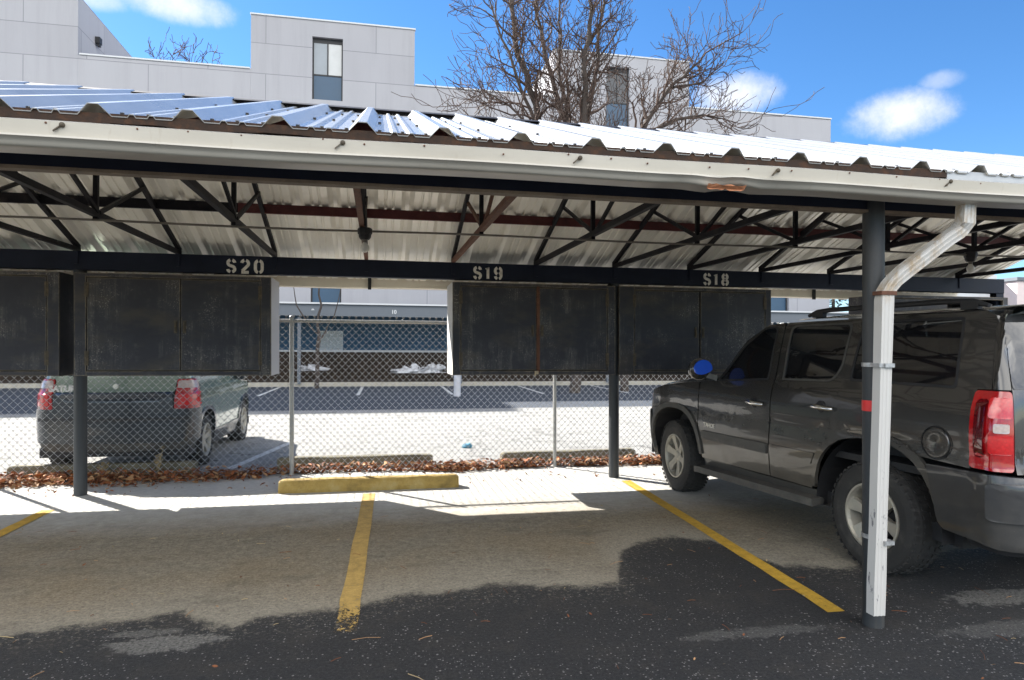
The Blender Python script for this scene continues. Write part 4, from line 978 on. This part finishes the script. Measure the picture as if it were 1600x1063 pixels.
me = text_mesh('TAHOE', .075, .003, .002); me.materials.append(M['badge']); o = link('badge', me, tg); c = B.S(-1.09,.965,.006); o.location = (c.x, -1.075, .955); o.rotation_euler = (R(90),0,0)
me = text_mesh('LT', .045, .003, .002); me.materials.append(M['badge']); o = link('badge', me, tg); o.location = (c.x+.06, -1.078, .905); o.rotation_euler = (R(90),0,0)
pb = MB(); pb.box(-.16,.16,-1.135,-1.12,.60,.76); pb.build('number_plate', M['white_metal'], suv)
me = text_mesh('TAHOE', .058, .003, .002); me.materials.append(M['badge']); o = link('badge', me, suv); c = B.S(2.1,.81,.004); o.location = (c.x, 2.13, .79); o.rotation_euler = (R(90),0,R(-90))
fl = MB(); fl.box(-.80,.80,-.62,3.3,.33,.45); fl.box(-.60,.60,-.9,3.2,.46,.75); fl.box(-.84,.84,-.85,2.0,.75,.80); fl.build('floor_pan', M['plastic'], suv)
for (x, y) in ((-.42,1.15),(.42,1.15),(-.42,.22),(0,.22),(.42,.22)):
    st = MB(); st.box(x-.24,x+.24,y,y+.5,.82,.98); st.bar((x,y+.02,.95),(x,y-.16,1.52), .46, .12, up=(0,1,0)); st.box(x-.13,x+.13,y-.22,y-.13,1.53,1.68); st.build('seat', M['seat'], suv, bevel=.04)
dsh = MB(); dsh.box(-.80,.80,1.85,2.1,1.0,1.24); dsh.build('dashboard', M['plastic'], suv)
sw = MB(); sw.lathe([(0,.18),(.012,.192),(0,.2),(-.012,.19),(0,.18)], 'y', 28, (-.4,1.72,1.2)); sw.build('steering_wheel', M['plastic'], suv)

# --- sage green car behind the fence
car = thing('parked_car', 'pale sage green car with red tail lights, seen from behind through the fence', 'car', (-3.10, 9.52, 0), R(-1.0), local=True)
sd2 = [(.28,.06),(.40,.02),(.6,.0),(.9,.0),(1.0,.01),(1.1,.03),(1.18,.06),(1.5,.17),(1.56,.22)]
re2 = [(.28,.05),(.40,.0),(.98,.0),(1.0,.06),(1.15,.09),(1.5,.26),(1.56,.34)]
fr2 = [(.28,.06),(.5,0),(.8,.03),(.95,.12),(1.05,.3)]
C = Body(.90, -.66, 2.98, .24, .4, .10, sd2, re2, fr2)
cR = wheel_arch(0,.33,.40,2.2,zmin=.34); cF = wheel_arch(2.28,.33,.40,2.2,zmin=.34)
for mir in (False, True):
    sg = -1 if not mir else 1
    up = [p for p in cR[::-1] if p[1] > .36]
    sp = [(1.88,.36),(.46,.36)]+up+[(-.50,.42),(-.50,.80),(-.36,.81),(-.36,1.16),(-.30,1.50),(.1,1.545),(1.0,1.53),(1.45,1.20),(1.9,1.02),(2.6,.96),(2.85,.86),(2.85,.42)]+[p for p in cF[::-1] if p[1] > .36]
    wn = rpoly([(-.18,1.16),(-.14,1.46),(.12,1.50),(.95,1.49),(1.30,1.17)], .04)
    body_p = panel('body_side', C, sp, [wn], M['sage_paint'], car, mirror=mir)
    panel('side_glass', C, rpoly([(-.20,1.14),(-.16,1.48),(.12,1.515),(.97,1.505),(1.34,1.15)], .04), [], M['glass'], body_p, off=-.004, mirror=mir)
    for aa, c_ in ((cR,0),(cF,2.28)):
        sel = [p for p in aa if p[1] > .36]; panel('arch_lip', C, [(c_+(p[0]-c_)*1.14, .33+(p[1]-.33)*1.14) for p in sel]+sel[::-1], [], M['sage_dark'], car, off=.014, th=.03, mirror=mir)
    panel('sill', C, [(1.86,.42),(.42,.42),(.42,.25),(1.86,.25)], [], M['sage_dark'], car, off=.012, th=.04, mirror=mir)
    bp = panel('rear_bumper', C, rpoly([(-.44,.80),(-.44,.40),(C.t_rear,.40),(C.t_rear,1.0),(-.80,1.0),(-.795,.80)], [.02,.04,0,0,.02,.02]), [], M['sage_dark'], car, off=.035, th=.05, mirror=mir)
    panel('bumper_step', C, [(-.62,.66),(-.62,.70),(C.t_rear,.70),(C.t_rear,.66)], [], M['plastic'], bp, off=.042, th=.02, mirror=mir)
    panel('bumper_lower', C, [(-.46,.42),(-.50,.30),(C.t_rear,.29),(C.t_rear,.41)], [], M['greytrim'], bp, off=.02, th=.03, mirror=mir)
    tl = panel('tail_light', C, rpoly([(-.37,.80),(-.37,1.16),(-.76,1.16),(-.79,.80)], .03), [], M['red_lens'], car, off=.02, th=.04, mirror=mir)
    panel('lens', C, rpoly([(-.40,1.05),(-.40,1.14),(-.745,1.14),(-.755,1.05)], .02), [], M['clear_lens'], tl, off=.027, th=.01, mirror=mir)
    panel('lens', C, rpoly([(-.42,.84),(-.42,1.0),(-.74,1.0),(-.75,.84)], .03), [], M['bright_red_lens'], tl, off=.027, th=.01, mirror=mir)
    hp = panel('tailgate', C, [(-.80,1.005),(-.77,1.16),(-.42,1.17),(-.40,1.48),(-.75,1.53),(C.t_rear,1.545),(C.t_rear,1.005)], [rpoly([(-.62,1.20),(-.62,1.47),(C.t_rear+.005,1.49),(C.t_rear+.005,1.20)], [.04,.04,0,0])], M['sage_paint'], car, mirror=mir, off=.006)
    panel('rear_glass', C, [(-.60,1.18),(-.60,1.49),(C.t_rear,1.51),(C.t_rear,1.18)], [], M['rear_glass'], hp, mirror=mir)
    panel('front_bumper', C, [(2.86,.42),(2.86,.86),(C.t_front,.90),(C.t_front,.28),(2.86,.28)], [], M['sage_dark'], car, off=.01, mirror=mir)
    tyre(car, 'wheel', sg*.885, 0, .335, .21, .215, sg, spokes=5); tyre(car, 'wheel', sg*.885, 2.28, .335, .21, .215, sg, spokes=5)
    for cy in (0, 2.28):
        iw = MB(); iw.lathe([(sg*.58,.0001),(sg*.58,.41),(sg*.87,.41)], 'x', 24, (0,cy,.33), 0, -.1, math.pi+.1)
        iw.build('wheel_well', M['plastic'], car)
    dm = MB(); dm.ball((sg*1.0,1.38,1.12), .10, 8, (1,.6,.75)); dm.bar((sg*.86,1.38,1.06),(sg*.98,1.38,1.08), .04); dm.build('door_mirror', M['sage_dark'], car, smooth=True)
crown('roof', [C.S(t, z) for t, z in ((1.0,1.53),(.5,1.55),(.1,1.555),(-.3,1.535),(-.42,1.52))], M['sage_paint'], car, .05)
crown('windscreen', [C.S(t, z) for t, z in ((1.0,1.53),(1.25,1.37),(1.48,1.18))], M['glass'], car, .02, extra=.12)
crown('bonnet', [C.S(t, z) for t, z in ((1.48,1.19),(1.9,1.03),(2.6,.97),(2.86,.90))], M['sage_paint'], car, .07, extra=.1)
me = text_mesh('SATURN', .095, .003, .005); me.materials.append(M['white_metal']); o = link('badge', me, car); o.location = (-.70,-.70,1.02); o.rotation_euler = (R(84),0,0)
eb = MB(); eb.lathe([(-.72,.0001),(-.72,.03),(-.70,.035)], 'y', 16, (.03,0,1.075)); eb.build('lock_button', M['badge'], car)
fl = MB(); fl.box(-.84,.84,-.6,2.9,.22,.34); fl.box(-.50,.50,-.6,2.9,.34,.8); fl.box(-.8,.8,-.5,1.3,.8,.84); fl.build('floor_pan', M['plastic'], car)
for (x, y) in ((-.4,.8),(.4,.8),(0,.05)):
    st = MB(); w = .22 if x else .6; st.box(x-w,x+w,y,y+.45,.82,.95); st.bar((x,y+.02,.92),(x,y-.15,1.36), 2*w, .12, up=(0,1,0)); st.build('seat', M['seat'], car, bevel=.03)

# ------------------------------------------------------------------ apartment building across the lot
YB = 34.0
bl = thing('apartment_building', 'long white stepped apartment building with tall recessed windows across the lot', 'building', (5,YB,0))
def wall(x0, x1, z0, z1, depth, holes, name='wall'):
    b = MB(); xs = sorted({x0,x1,*[h[0] for h in holes],*[h[1] for h in holes]}); zs = sorted({z0,z1,*[h[2] for h in holes],*[h[3] for h in holes]})
    for i in range(len(xs)-1):
        for j in range(len(zs)-1):
            cx, cz = (xs[i]+xs[i+1])/2, (zs[j]+zs[j+1])/2
            if any(h[0] < cx < h[1] and h[2] < cz < h[3] for h in holes): continue
            b.add([(xs[i],YB,zs[j]),(xs[i+1],YB,zs[j]),(xs[i+1],YB,zs[j+1]),(xs[i],YB,zs[j+1])], [(0,1,2,3)])
    for (a, c, d, e) in holes:
        b.add([(a,YB,d),(c,YB,d),(c,YB,e),(a,YB,e),(a,YB+.25,d),(c,YB+.25,d),(c,YB+.25,e),(a,YB+.25,e)], [(0,4,5,1),(1,5,6,2),(2,6,7,3),(3,7,4,0),(4,7,6,5)])
    y1 = YB+depth
    b.add([(x0,YB,z0),(x1,YB,z0),(x1,YB,z1),(x0,YB,z1),(x0,y1,z0),(x1,y1,z0),(x1,y1,z1),(x0,y1,z1)], [(0,3,7,4),(1,5,6,2),(3,2,6,7),(4,7,6,5)])
    return b.build(name, M['facade'], bl)
wins = []
def win(a, c, d, e, split=.42):
    wins.append((a, c, d, e)); return (a, c, d, e)
BASE = 14.65
up2 = win(-3.25,-1.80,13.56,16.62); up3 = win(11.80,13.10,13.3,16.5); lo2 = win(-3.25,-1.80,3.50,6.62); lo3 = win(20.9,22.66,3.40,6.6)
extra = [win(x, x+1.45, z, z+3.0) for x in (-11.5,3.2,7.0,16.8) for z in (7.6,) if True]
wl = wall(-46, 25.25, 0, 13.0, 14, [lo2, lo3]+extra)
wall(-46, -13.57, 13.003, 17.55, 14, []); wall(-13.567, -6.09, 13.003, 14.78, 13, [])
wall(-6.087, 1.70, 13.003, 17.40, 13, [up2]); wall(1.703, 8.897, 13.003, 14.62, 13, [])
wall(8.90, 16.54, 13.003, 17.08, 13, [up3]); wall(16.543, 25.25, 13.003, 14.62, 13, [])
for (a, c, z) in ((-13.5,-6.12,14.78),(-6.12,1.74,17.40),(1.74,8.87,14.62),(8.87,16.57,17.08),(16.57,25.28,14.62)):
    b = MB(); b.box(a, c, YB-.05, YB+.2, z+.002, z+.07); b.build('coping', M['cp_white'], bl)
for (a, c, d, e) in wins:
    f = MB(); y = YB+.17; w = .07
    for q in ((a+.003,a+w,d+.003,e-.003),(c-w,c-.003,d+.003,e-.003),(a+w,c-w,e-w-.16,e-.003),(a+w,c-w,d+.003,d+w*.6),(a+w,c-w,d+(e-d)*.40,d+(e-d)*.40+.07)): f.box(q[0],q[1],y,y+.06,q[2],q[3])
    m = (a+c)/2; f.box(m-.03,m+.03,y-.01,y+.05,d+(e-d)*.40+.07,e-w-.16)
    fr = f.build('window', M['plastic'], bl)
    p = MB(); p.box(a+w,m-.03,y+.02,y+.04,d+(e-d)*.40+.07,e-w-.16); p.build('pane', M['win_glass'] if (a, c, d, e) == up2 else M['win_dark'], fr)
    p = MB(); p.box(m+.03,c-w,y+.02,y+.04,d+(e-d)*.40+.07,e-w-.16); p.build('pane', M['win_light'] if (a, c, d, e) == up2 else M['win_dark'], fr)
    p = MB(); p.box(a+w,c-w,y+.02,y+.04,d+w*.6,d+(e-d)*.40); p.build('spandrel', M['win_panel'], fr)

b = MB(); b.box(-13.56,-13.35,35.85,36.15,16.15,16.45); b.box(-13.5,-13.38,35.9,36.1,16.02,16.15); b.build('wall_lamp', M['plastic'], bl)
# far carport against the building
fc = thing('far_carport', 'long white and grey carport with blue back wall across the lot', 'carport', (0,28,0))
b = MB(); b.box(-40,45,25.9,32.5,3.10,3.16); b.build('roof', M['cp_white'], fc)
b = MB(); b.box(-40,45,26.0,26.08,2.66,3.097); fas = b.build('fascia', M['cp_grey'], fc)
for i, tx in enumerate(('5','6','7','8','9','10','11','12','13','14','15')):
    me = text_mesh(tx, .20, .004, .006); me.materials.append(M['cp_white']); o = link('stall_number', me, fas)
    x = -2.45+(i-4)*3.03-(.1 if len(tx) > 1 else 0); o.location = (x-0, 25.99-28, 2.78); o.rotation_euler = (R(90),0,0)
for x in [-2.9+6.06*k for k in range(-6,8)]:
    b = MB(); b.box(x-.06,x+.06,26.1,26.22,.1,2.66); b.build('post', M['cp_grey'], fc)
b = MB(); b.box(-40,45,31.2,31.3,0,3.0); b.build('back_wall', M['navy_wall'], fc)
b = MB(); b.box(-2.62,-1.56,31.12,31.18,.4,2.2); b.build('white_door', M['door_white'], fc)
b = MB(); b.box(-40,45,28.65,28.8,.1,1.28); b.build('low_wall', M['soil'], fc)
b = MB(); b.box(-40,45,28.6,28.85,1.283,1.36); b.build('wall_coping', M['cp_white'], fc)
# dead shrubs in the bed, with old snow
b = MB(); rr = random.Random(21)
for i in range(9000):
    x = rr.uniform(-14, 22); y = rr.uniform(26.45, 28.5); hmax = .55+.35*noise.noise(Vector((x*.9,y,3)))+.3
    z = rr.random()**.8*hmax; a = rr.uniform(0,6.28); L = rr.uniform(.10,.30); el = rr.uniform(-.4,1.2)
    d = Vector((math.cos(a)*math.cos(el), math.sin(a)*math.cos(el), math.sin(el)))*L; s_ = d.cross(Vector((rr.random(),rr.random(),rr.random()))).normalized()*rr.uniform(.008,.022)
    p = Vector((x,y,z+.1)); b.add([p, p+d*.5+s_, p+d, p+d*.5-s_], [(0,1,2,3)], rr.randrange(3))
o = b.build('shrub_bed', [M['shrub'],M['soil'],M['shrub']], recalc=False); o['kind'] = 'stuff'
def snow(label, x, y, z, sx, sy, sz, seed):
    b = MB(); b.ball((0,0,0), 1, 14); vs = []
    for v in b.v:
        k = 1+1.25*noise.noise(Vector((v[0]*2.6+seed,v[1]*2.6,v[2]*2))); vs.append((v[0]*sx*k, v[1]*sy*k, max(-.02, v[2]*sz*k)))
    b.v = vs; o = b.build('snow_patch', M['snow'], smooth=True); o.location = (x,y,z); return tag(o, label, 'snow', 'old snow patches in the planting bed')
snow('long snow patch in the shrub bed right of the blue wall door', 1.35, 26.75, .50, .6, .25, .22, 1)
snow('smaller snow patch in the shrub bed, farther right of the long one', 2.25, 26.7, .52, .35, .25, .24, 5)
snow('flat snow patch in the shrub bed below the white door', -2.5, 26.8, .60, .40, .25, .16, 9)
b = MB(); b.tube([(2.43,20.9,0),(2.43,20.9,.78),(2.43,20.9,.84)], [.11,.11,.05], 16); o = b.build('bollard', M['panelgrey'], smooth=True); tag(o, 'pale blue-white bollard on the shaded lot, under the left edge of the S19 cabinet', 'bollard')
# pale buildings far right
pb_ = thing('distant_house', 'pale pink stucco house far off beyond the right end of the carport', 'house', (58,50,0))
b = MB(); b.box(50,56.0,52,60,0,8.4); b.build('white_wing', M['cp_white'], pb_)
b = MB(); b.box(56.003,70,50,60,0,7.7); w_ = b.build('wall', M['pink'], pb_)
b = MB(); b.box(55.8,70.2,49.8,60.2,7.703,8.0); b.build('roof', M['cp_grey'], pb_)
for x in (57.5, 61, 64.5):
    b = MB(); b.box(x,x+1.3,49.96,49.99,4.6,6.4); f = b.build('window', M['plastic'], pb_); b = MB(); b.box(x+.1,x+1.2,49.93,49.957,4.7,6.3); b.build('pane', M['win_glass'], f)

# ------------------------------------------------------------------ trees
def bare_tree(label, base, stems, seed, depth=6, twig=1.0, spread=.55, group='bare winter trees'):
    """stems: list of (list of 3-D points, start radius); side branches grow from them recursively"""
    rr = random.Random(seed); t = thing('bare_tree', label, 'tree', base, group=group)
    tk = MB(); cr = MB(); cnt = [0]
    def grow(p, d, L, r, lev):
        if cnt[0] > 26000 or r < .0025: return
        pts = [p]; rs = [r]; n = 4 if lev < 3 else 3; q = p.copy(); dd = d.copy()
        for i in range(n):
            j = Vector((rr.gauss(0,1),rr.gauss(0,1),rr.gauss(0,1)))*.30; dd = (dd+j+Vector((0,0,.13))).normalized()
            q = q+dd*(L/n); pts.append(q.copy()); rs.append(r*(1-.50*(i+1)/n))
        cr.tube(pts, [max(x, .0105*twig) for x in rs], 5 if lev < 2 else (4 if lev < 3 else 3), 0 if lev < 2 else 1, cap=False); cnt[0] += n
        if lev >= depth: return
        k = 4 if lev < 4 else 3
        for i in range(k):
            u = rr.uniform(.28,1) if i else 1; x = u*n; a = min(int(x), n-1); pp = pts[a].lerp(pts[a+1], x-a)
            ax = d.orthogonal().normalized(); ax.rotate(Matrix.Rotation(rr.uniform(0,6.28),3,d)); dn = (dd+ax*rr.uniform(.45,1.15)*spread*2*(.35 if i == 0 else 1)).normalized()
            grow(pp, dn, L*rr.uniform(.50,.74), r*.5*(rr.uniform(.75,1) if i == 0 else rr.uniform(.5,.8)), lev+1)
    for pts, r0 in stems:
        P = [Vector(p) for p in pts]; F = []
        for i in range(len(P)-1):
            for k in range(4):
                u = k/4; v = P[i].lerp(P[i+1], u); F.append(v+Vector((rr.gauss(0,.04),rr.gauss(0,.04),0)))
        F.append(P[-1]); nF = len(F); rs = [r0*(1-.80*i/(nF-1)) for i in range(nF)]
        tk.tube(F, rs, 8)
        for i in range(nF):
            if F[i].z < 6.3: continue
            d = (F[min(i+1,nF-1)]-F[max(0,i-1)]).normalized()
            for _ in range(2 if i % 2 else 1):
                ax = d.orthogonal().normalized(); ax.rotate(Matrix.Rotation(rr.uniform(0,6.28),3,d)); ax.y *= .7
                grow(F[i], (d*.55+ax*rr.uniform(.5,1.1)).normalized(), rr.uniform(.9,1.75)*(1.1-.45*i/nF), rs[i]*.50+.006, 2)
        grow(F[-1], (F[-1]-F[-2]).normalized(), 1.8, rs[-1], 2)
    tk.build('trunk', M['bark'], t, smooth=True); cr.build('crown', [M['bark'], M['twig']], t, smooth=True, recalc=False)
    return t
Y = 22.0
bare_tree('tall bare multi-stemmed tree with a wide crown above the carport roof', (6.6,Y,0), [
    ([(6.6,Y,0),(6.6,Y,2.5),(5.9,Y+.1,6),(5.25,Y,9.2),(4.5,Y-.3,11.2),(4.15,Y-.4,13.2),(3.9,Y-.5,15)], .20),
    ([(6.65,Y,2.4),(6.5,Y+.3,6),(6.35,Y+.4,9.2),(5.6,Y+.5,11.5),(5.3,Y+.7,13.6),(5.5,Y+.8,15.5)], .15),
    ([(6.7,Y,2.4),(6.9,Y-.2,6),(6.75,Y-.3,9.2),(6.75,Y-.5,11.4),(6.9,Y-.6,13.2),(6.7,Y-.7,15.4)], .17),
    ([(6.75,Y+.1,2.6),(7.0,Y+.3,6.5),(7.05,Y+.4,9.2),(7.4,Y+.5,11.2),(7.6,Y+.6,13.2),(7.9,Y+.6,15.0)], .14),
    ([(5.3,Y,8.8),(4.5,Y-.4,10.2),(3.7,Y-.7,12.0),(3.2,Y-.8,13.4)], .07),
    ([(6.4,Y+.2,9.0),(6.1,Y+.5,11.0),(6.2,Y+.8,13.0),(6.0,Y+.9,15.2)], .08),
    ([(5.3,Y,8.6),(4.2,Y-.3,9.5),(3.4,Y-.5,9.8),(2.9,Y-.5,9.6)], .05)], 5, depth=5)
bare_tree('smaller bare tree leaning right in front of the building, right of the tall one', (8.6,Y+.5,0), [
    ([(8.6,Y+.5,0),(8.6,Y+.5,5),(8.75,Y+.5,8.6),(9.5,Y+.4,9.9),(10.3,Y+.3,11.0),(11.2,Y+.2,11.8)], .16),
    ([(9.0,Y+.5,9.0),(10.4,Y+.3,9.7),(11.4,Y+.2,9.9),(12.2,Y,9.7)], .08),
    ([(10.2,Y+.3,10.8),(11.2,Y+.1,11.0),(12.2,Y,11.9)], .05)], 16, depth=5)
bare_tree('top of a bare tree showing behind the low part of the building at left', (-14,52,0), [
    ([(-14,52,0),(-14,52,8),(-14.2,52,16),(-14.6,52,20)], .30), ([(-14,52,12),(-13.0,52,17),(-12.6,52,20.4)], .18), ([(-14,52,12),(-15.2,52,17),(-15.8,52,20.2)], .18), ([(-14,52,12),(-12.4,52,17),(-11.9,52,19.6)], .14), ([(-14,52,12),(-13.8,52.3,17),(-13.6,52.3,20.8)], .16)], 31, depth=5, twig=2.0)
bare_tree('thin young bare tree seen through the opening in front of the far carport', (-2.15,25.2,0), [
    ([(-2.15,25.2,0),(-2.18,25.2,1.6),(-2.1,25.2,3.0),(-2.15,25.2,4.6)], .085), ([(-2.15,25.2,1.5),(-1.6,25.2,2.6),(-1.2,25.1,4.0)], .035), ([(-2.15,25.2,1.9),(-2.9,25.2,3.0),(-3.1,25.1,4.2)], .035)], 44, depth=3)
t = thing('evergreen_tree', 'dark evergreen tree past the right end of the white building', 'tree', (31.5,42,0))
b = MB(); b.tube([(31.5,42,0),(31.5,42,7)], [.22,.05], 8); b.build('trunk', M['bark'], t, smooth=True)
b = MB(); rr = random.Random(6)
for i in range(2600):
    z = rr.uniform(1.2,7.0); r = 2.6*(1-(z-1.2)/6.2)**.8*math.sqrt(rr.random()); a = rr.uniform(0,6.28)
    if noise.noise(Vector((math.cos(a)*r*.9,math.sin(a)*r*.9,z*.9))) < -.12: continue
    p = Vector((31.5+r*math.cos(a),42+r*math.sin(a),z)); d = Vector((math.cos(a),math.sin(a),-.3))*rr.uniform(.15,.35); s_ = Vector((-math.sin(a),math.cos(a),rr.uniform(-.5,.5)))*rr.uniform(.04,.1)
    b.add([p,p+d*.5+s_,p+d,p+d*.5-s_], [(0,1,2,3)])
b.build('crown', M['evergreen'], t, recalc=False)

# ------------------------------------------------------------------ light and sky
sun_dir = Vector((-.97, 1.03, 1.0)).normalized()          # towards the sun: behind the carport, to the left
el = math.asin(sun_dir.z); az = math.atan2(sun_dir.x, sun_dir.y)
sl = bpy.data.lights.new('sun', 'SUN'); sl.energy = 5.0; sl.angle = R(.5); sl.color = (1, .955, .88)
so = bpy.data.objects.new('sun', sl); COL.objects.link(so); so.rotation_euler = sun_dir.to_track_quat('Z', 'Y').to_euler(); so.location = (-20,20,25)
w = bpy.data.worlds.new('World'); S.world = w; w.use_nodes = True; nt = w.node_tree; bg = nt.nodes['Background']
sk = N(nt, 'ShaderNodeTexSky', sky_type='NISHITA'); sk.sun_disc = False; sk.sun_elevation = el; sk.sun_rotation = az
sk.altitude = 1600; sk.air_density = 1.0; sk.dust_density = .25; sk.ozone_density = 4.0
tc = N(nt, 'ShaderNodeTexCoord'); D = tc.outputs['Generated']
hs = N(nt, 'ShaderNodeHueSaturation'); hs.inputs['Saturation'].default_value = 1.18; hs.inputs['Value'].default_value = .50; nt.links.new(sk.outputs[0], hs.inputs['Color'])
col = hs.outputs[0]
wn = noise_tex(nt, D, 7, 7, .62); wn2 = noise_tex(nt, D, 24, 6, .65); wn3 = noise_tex(nt, D, 70, 6, .7)
fill_clouds = front = None
for (d, rx, rz, k) in (((-.2435,.8787,.4107),.060,.018,.9), ((-.33,.862,.402),.035,.012,.6), ((.4655,.8186,.3364),.050,.026,1), ((.634,.7177,.289),.056,.027,1), ((.658,.6858,.320),.022,.011,.45),
                       ((.1,-.8,.55),.75,.42,1), ((-.85,-.5,.45),.40,.30,1), ((.9,-.35,.45),.40,.30,1)):  # this row: unseen bright clouds behind the camera, added to fill the shade
    dv = Vector(d).normalized(); rt = dv.cross(Vector((0,0,1))).normalized(); upv = rt.cross(dv)
    def dotn(v):
        q = N(nt, 'ShaderNodeVectorMath', operation='DOT_PRODUCT'); nt.links.new(D, q.inputs[0]); q.inputs[1].default_value = v; return q.outputs['Value']
    e = math_n(nt, 'ADD', math_n(nt, 'POWER', math_n(nt, 'DIVIDE', dotn(rt), rx), 2), math_n(nt, 'POWER', math_n(nt, 'DIVIDE', dotn(upv), rz), 2))
    e = math_n(nt, 'ADD', e, math_n(nt, 'MULTIPLY', math_n(nt, 'SUBTRACT', wn, .5), 1.1)); e = math_n(nt, 'ADD', e, math_n(nt, 'MULTIPLY', math_n(nt, 'SUBTRACT', wn2, .5), 1.3)); e = math_n(nt, 'ADD', e, math_n(nt, 'MULTIPLY', math_n(nt, 'SUBTRACT', wn3, .5), .9))
    q = N(nt, 'ShaderNodeMapRange', interpolation_type='SMOOTHSTEP'); nt.links.new(e, q.inputs[0]); q.inputs[1].default_value = 1.75; q.inputs[2].default_value = -.6; q.inputs[4].default_value = k
    f = math_n(nt, 'MULTIPLY', q.outputs[0], math_n(nt, 'GREATER_THAN', dotn(dv), .5))
    if dv.y > .5: front = f if front is None else math_n(nt, 'MAXIMUM', front, f)
    else: fill_clouds = f if fill_clouds is None else math_n(nt, 'MAXIMUM', fill_clouds, f)
col = mix(nt, front, col, (2.5, 2.5, 2.5)); col = mix(nt, fill_clouds, col, (12.5, 12.2, 11.6))
nt.links.new(col, bg.inputs['Color']); bg.inputs['Strength'].default_value = .13

# ------------------------------------------------------------------ camera
f_px, yaw, cy, roll, CH = 1047.749, .196870, 540.007, .00661721, 1.6
cam = bpy.data.cameras.new('camera'); co = bpy.data.objects.new('camera', cam); COL.objects.link(co); S.camera = co
c, s_ = math.cos(yaw), math.sin(yaw); cr_, sr_ = math.cos(roll), math.sin(roll)
uh = Vector((c,-s_,0)); zh = Vector((0,0,1)); fw_ = Vector((s_,c,0))
right = uh*cr_+zh*sr_; upc = zh*cr_-uh*sr_
mt = Matrix((right, upc, -fw_)).transposed().to_4x4(); mt.translation = (0,0,CH); co.matrix_world = mt
cam.sensor_fit = 'HORIZONTAL'; cam.sensor_width = 36; cam.lens = 36*f_px/1600; cam.shift_y = (cy-531.5)/1600
cam.clip_start = .05; cam.clip_end = 600
S.view_settings.view_transform = 'Standard'; S.view_settings.look = 'None'; S.view_settings.exposure = 1.9; S.view_settings.gamma = 1
S.cycles.max_bounces = 8; S.cycles.diffuse_bounces = 4; S.cycles.transparent_max_bounces = 12
for o in bpy.data.objects:
    if '_o' in o: del o['_o']
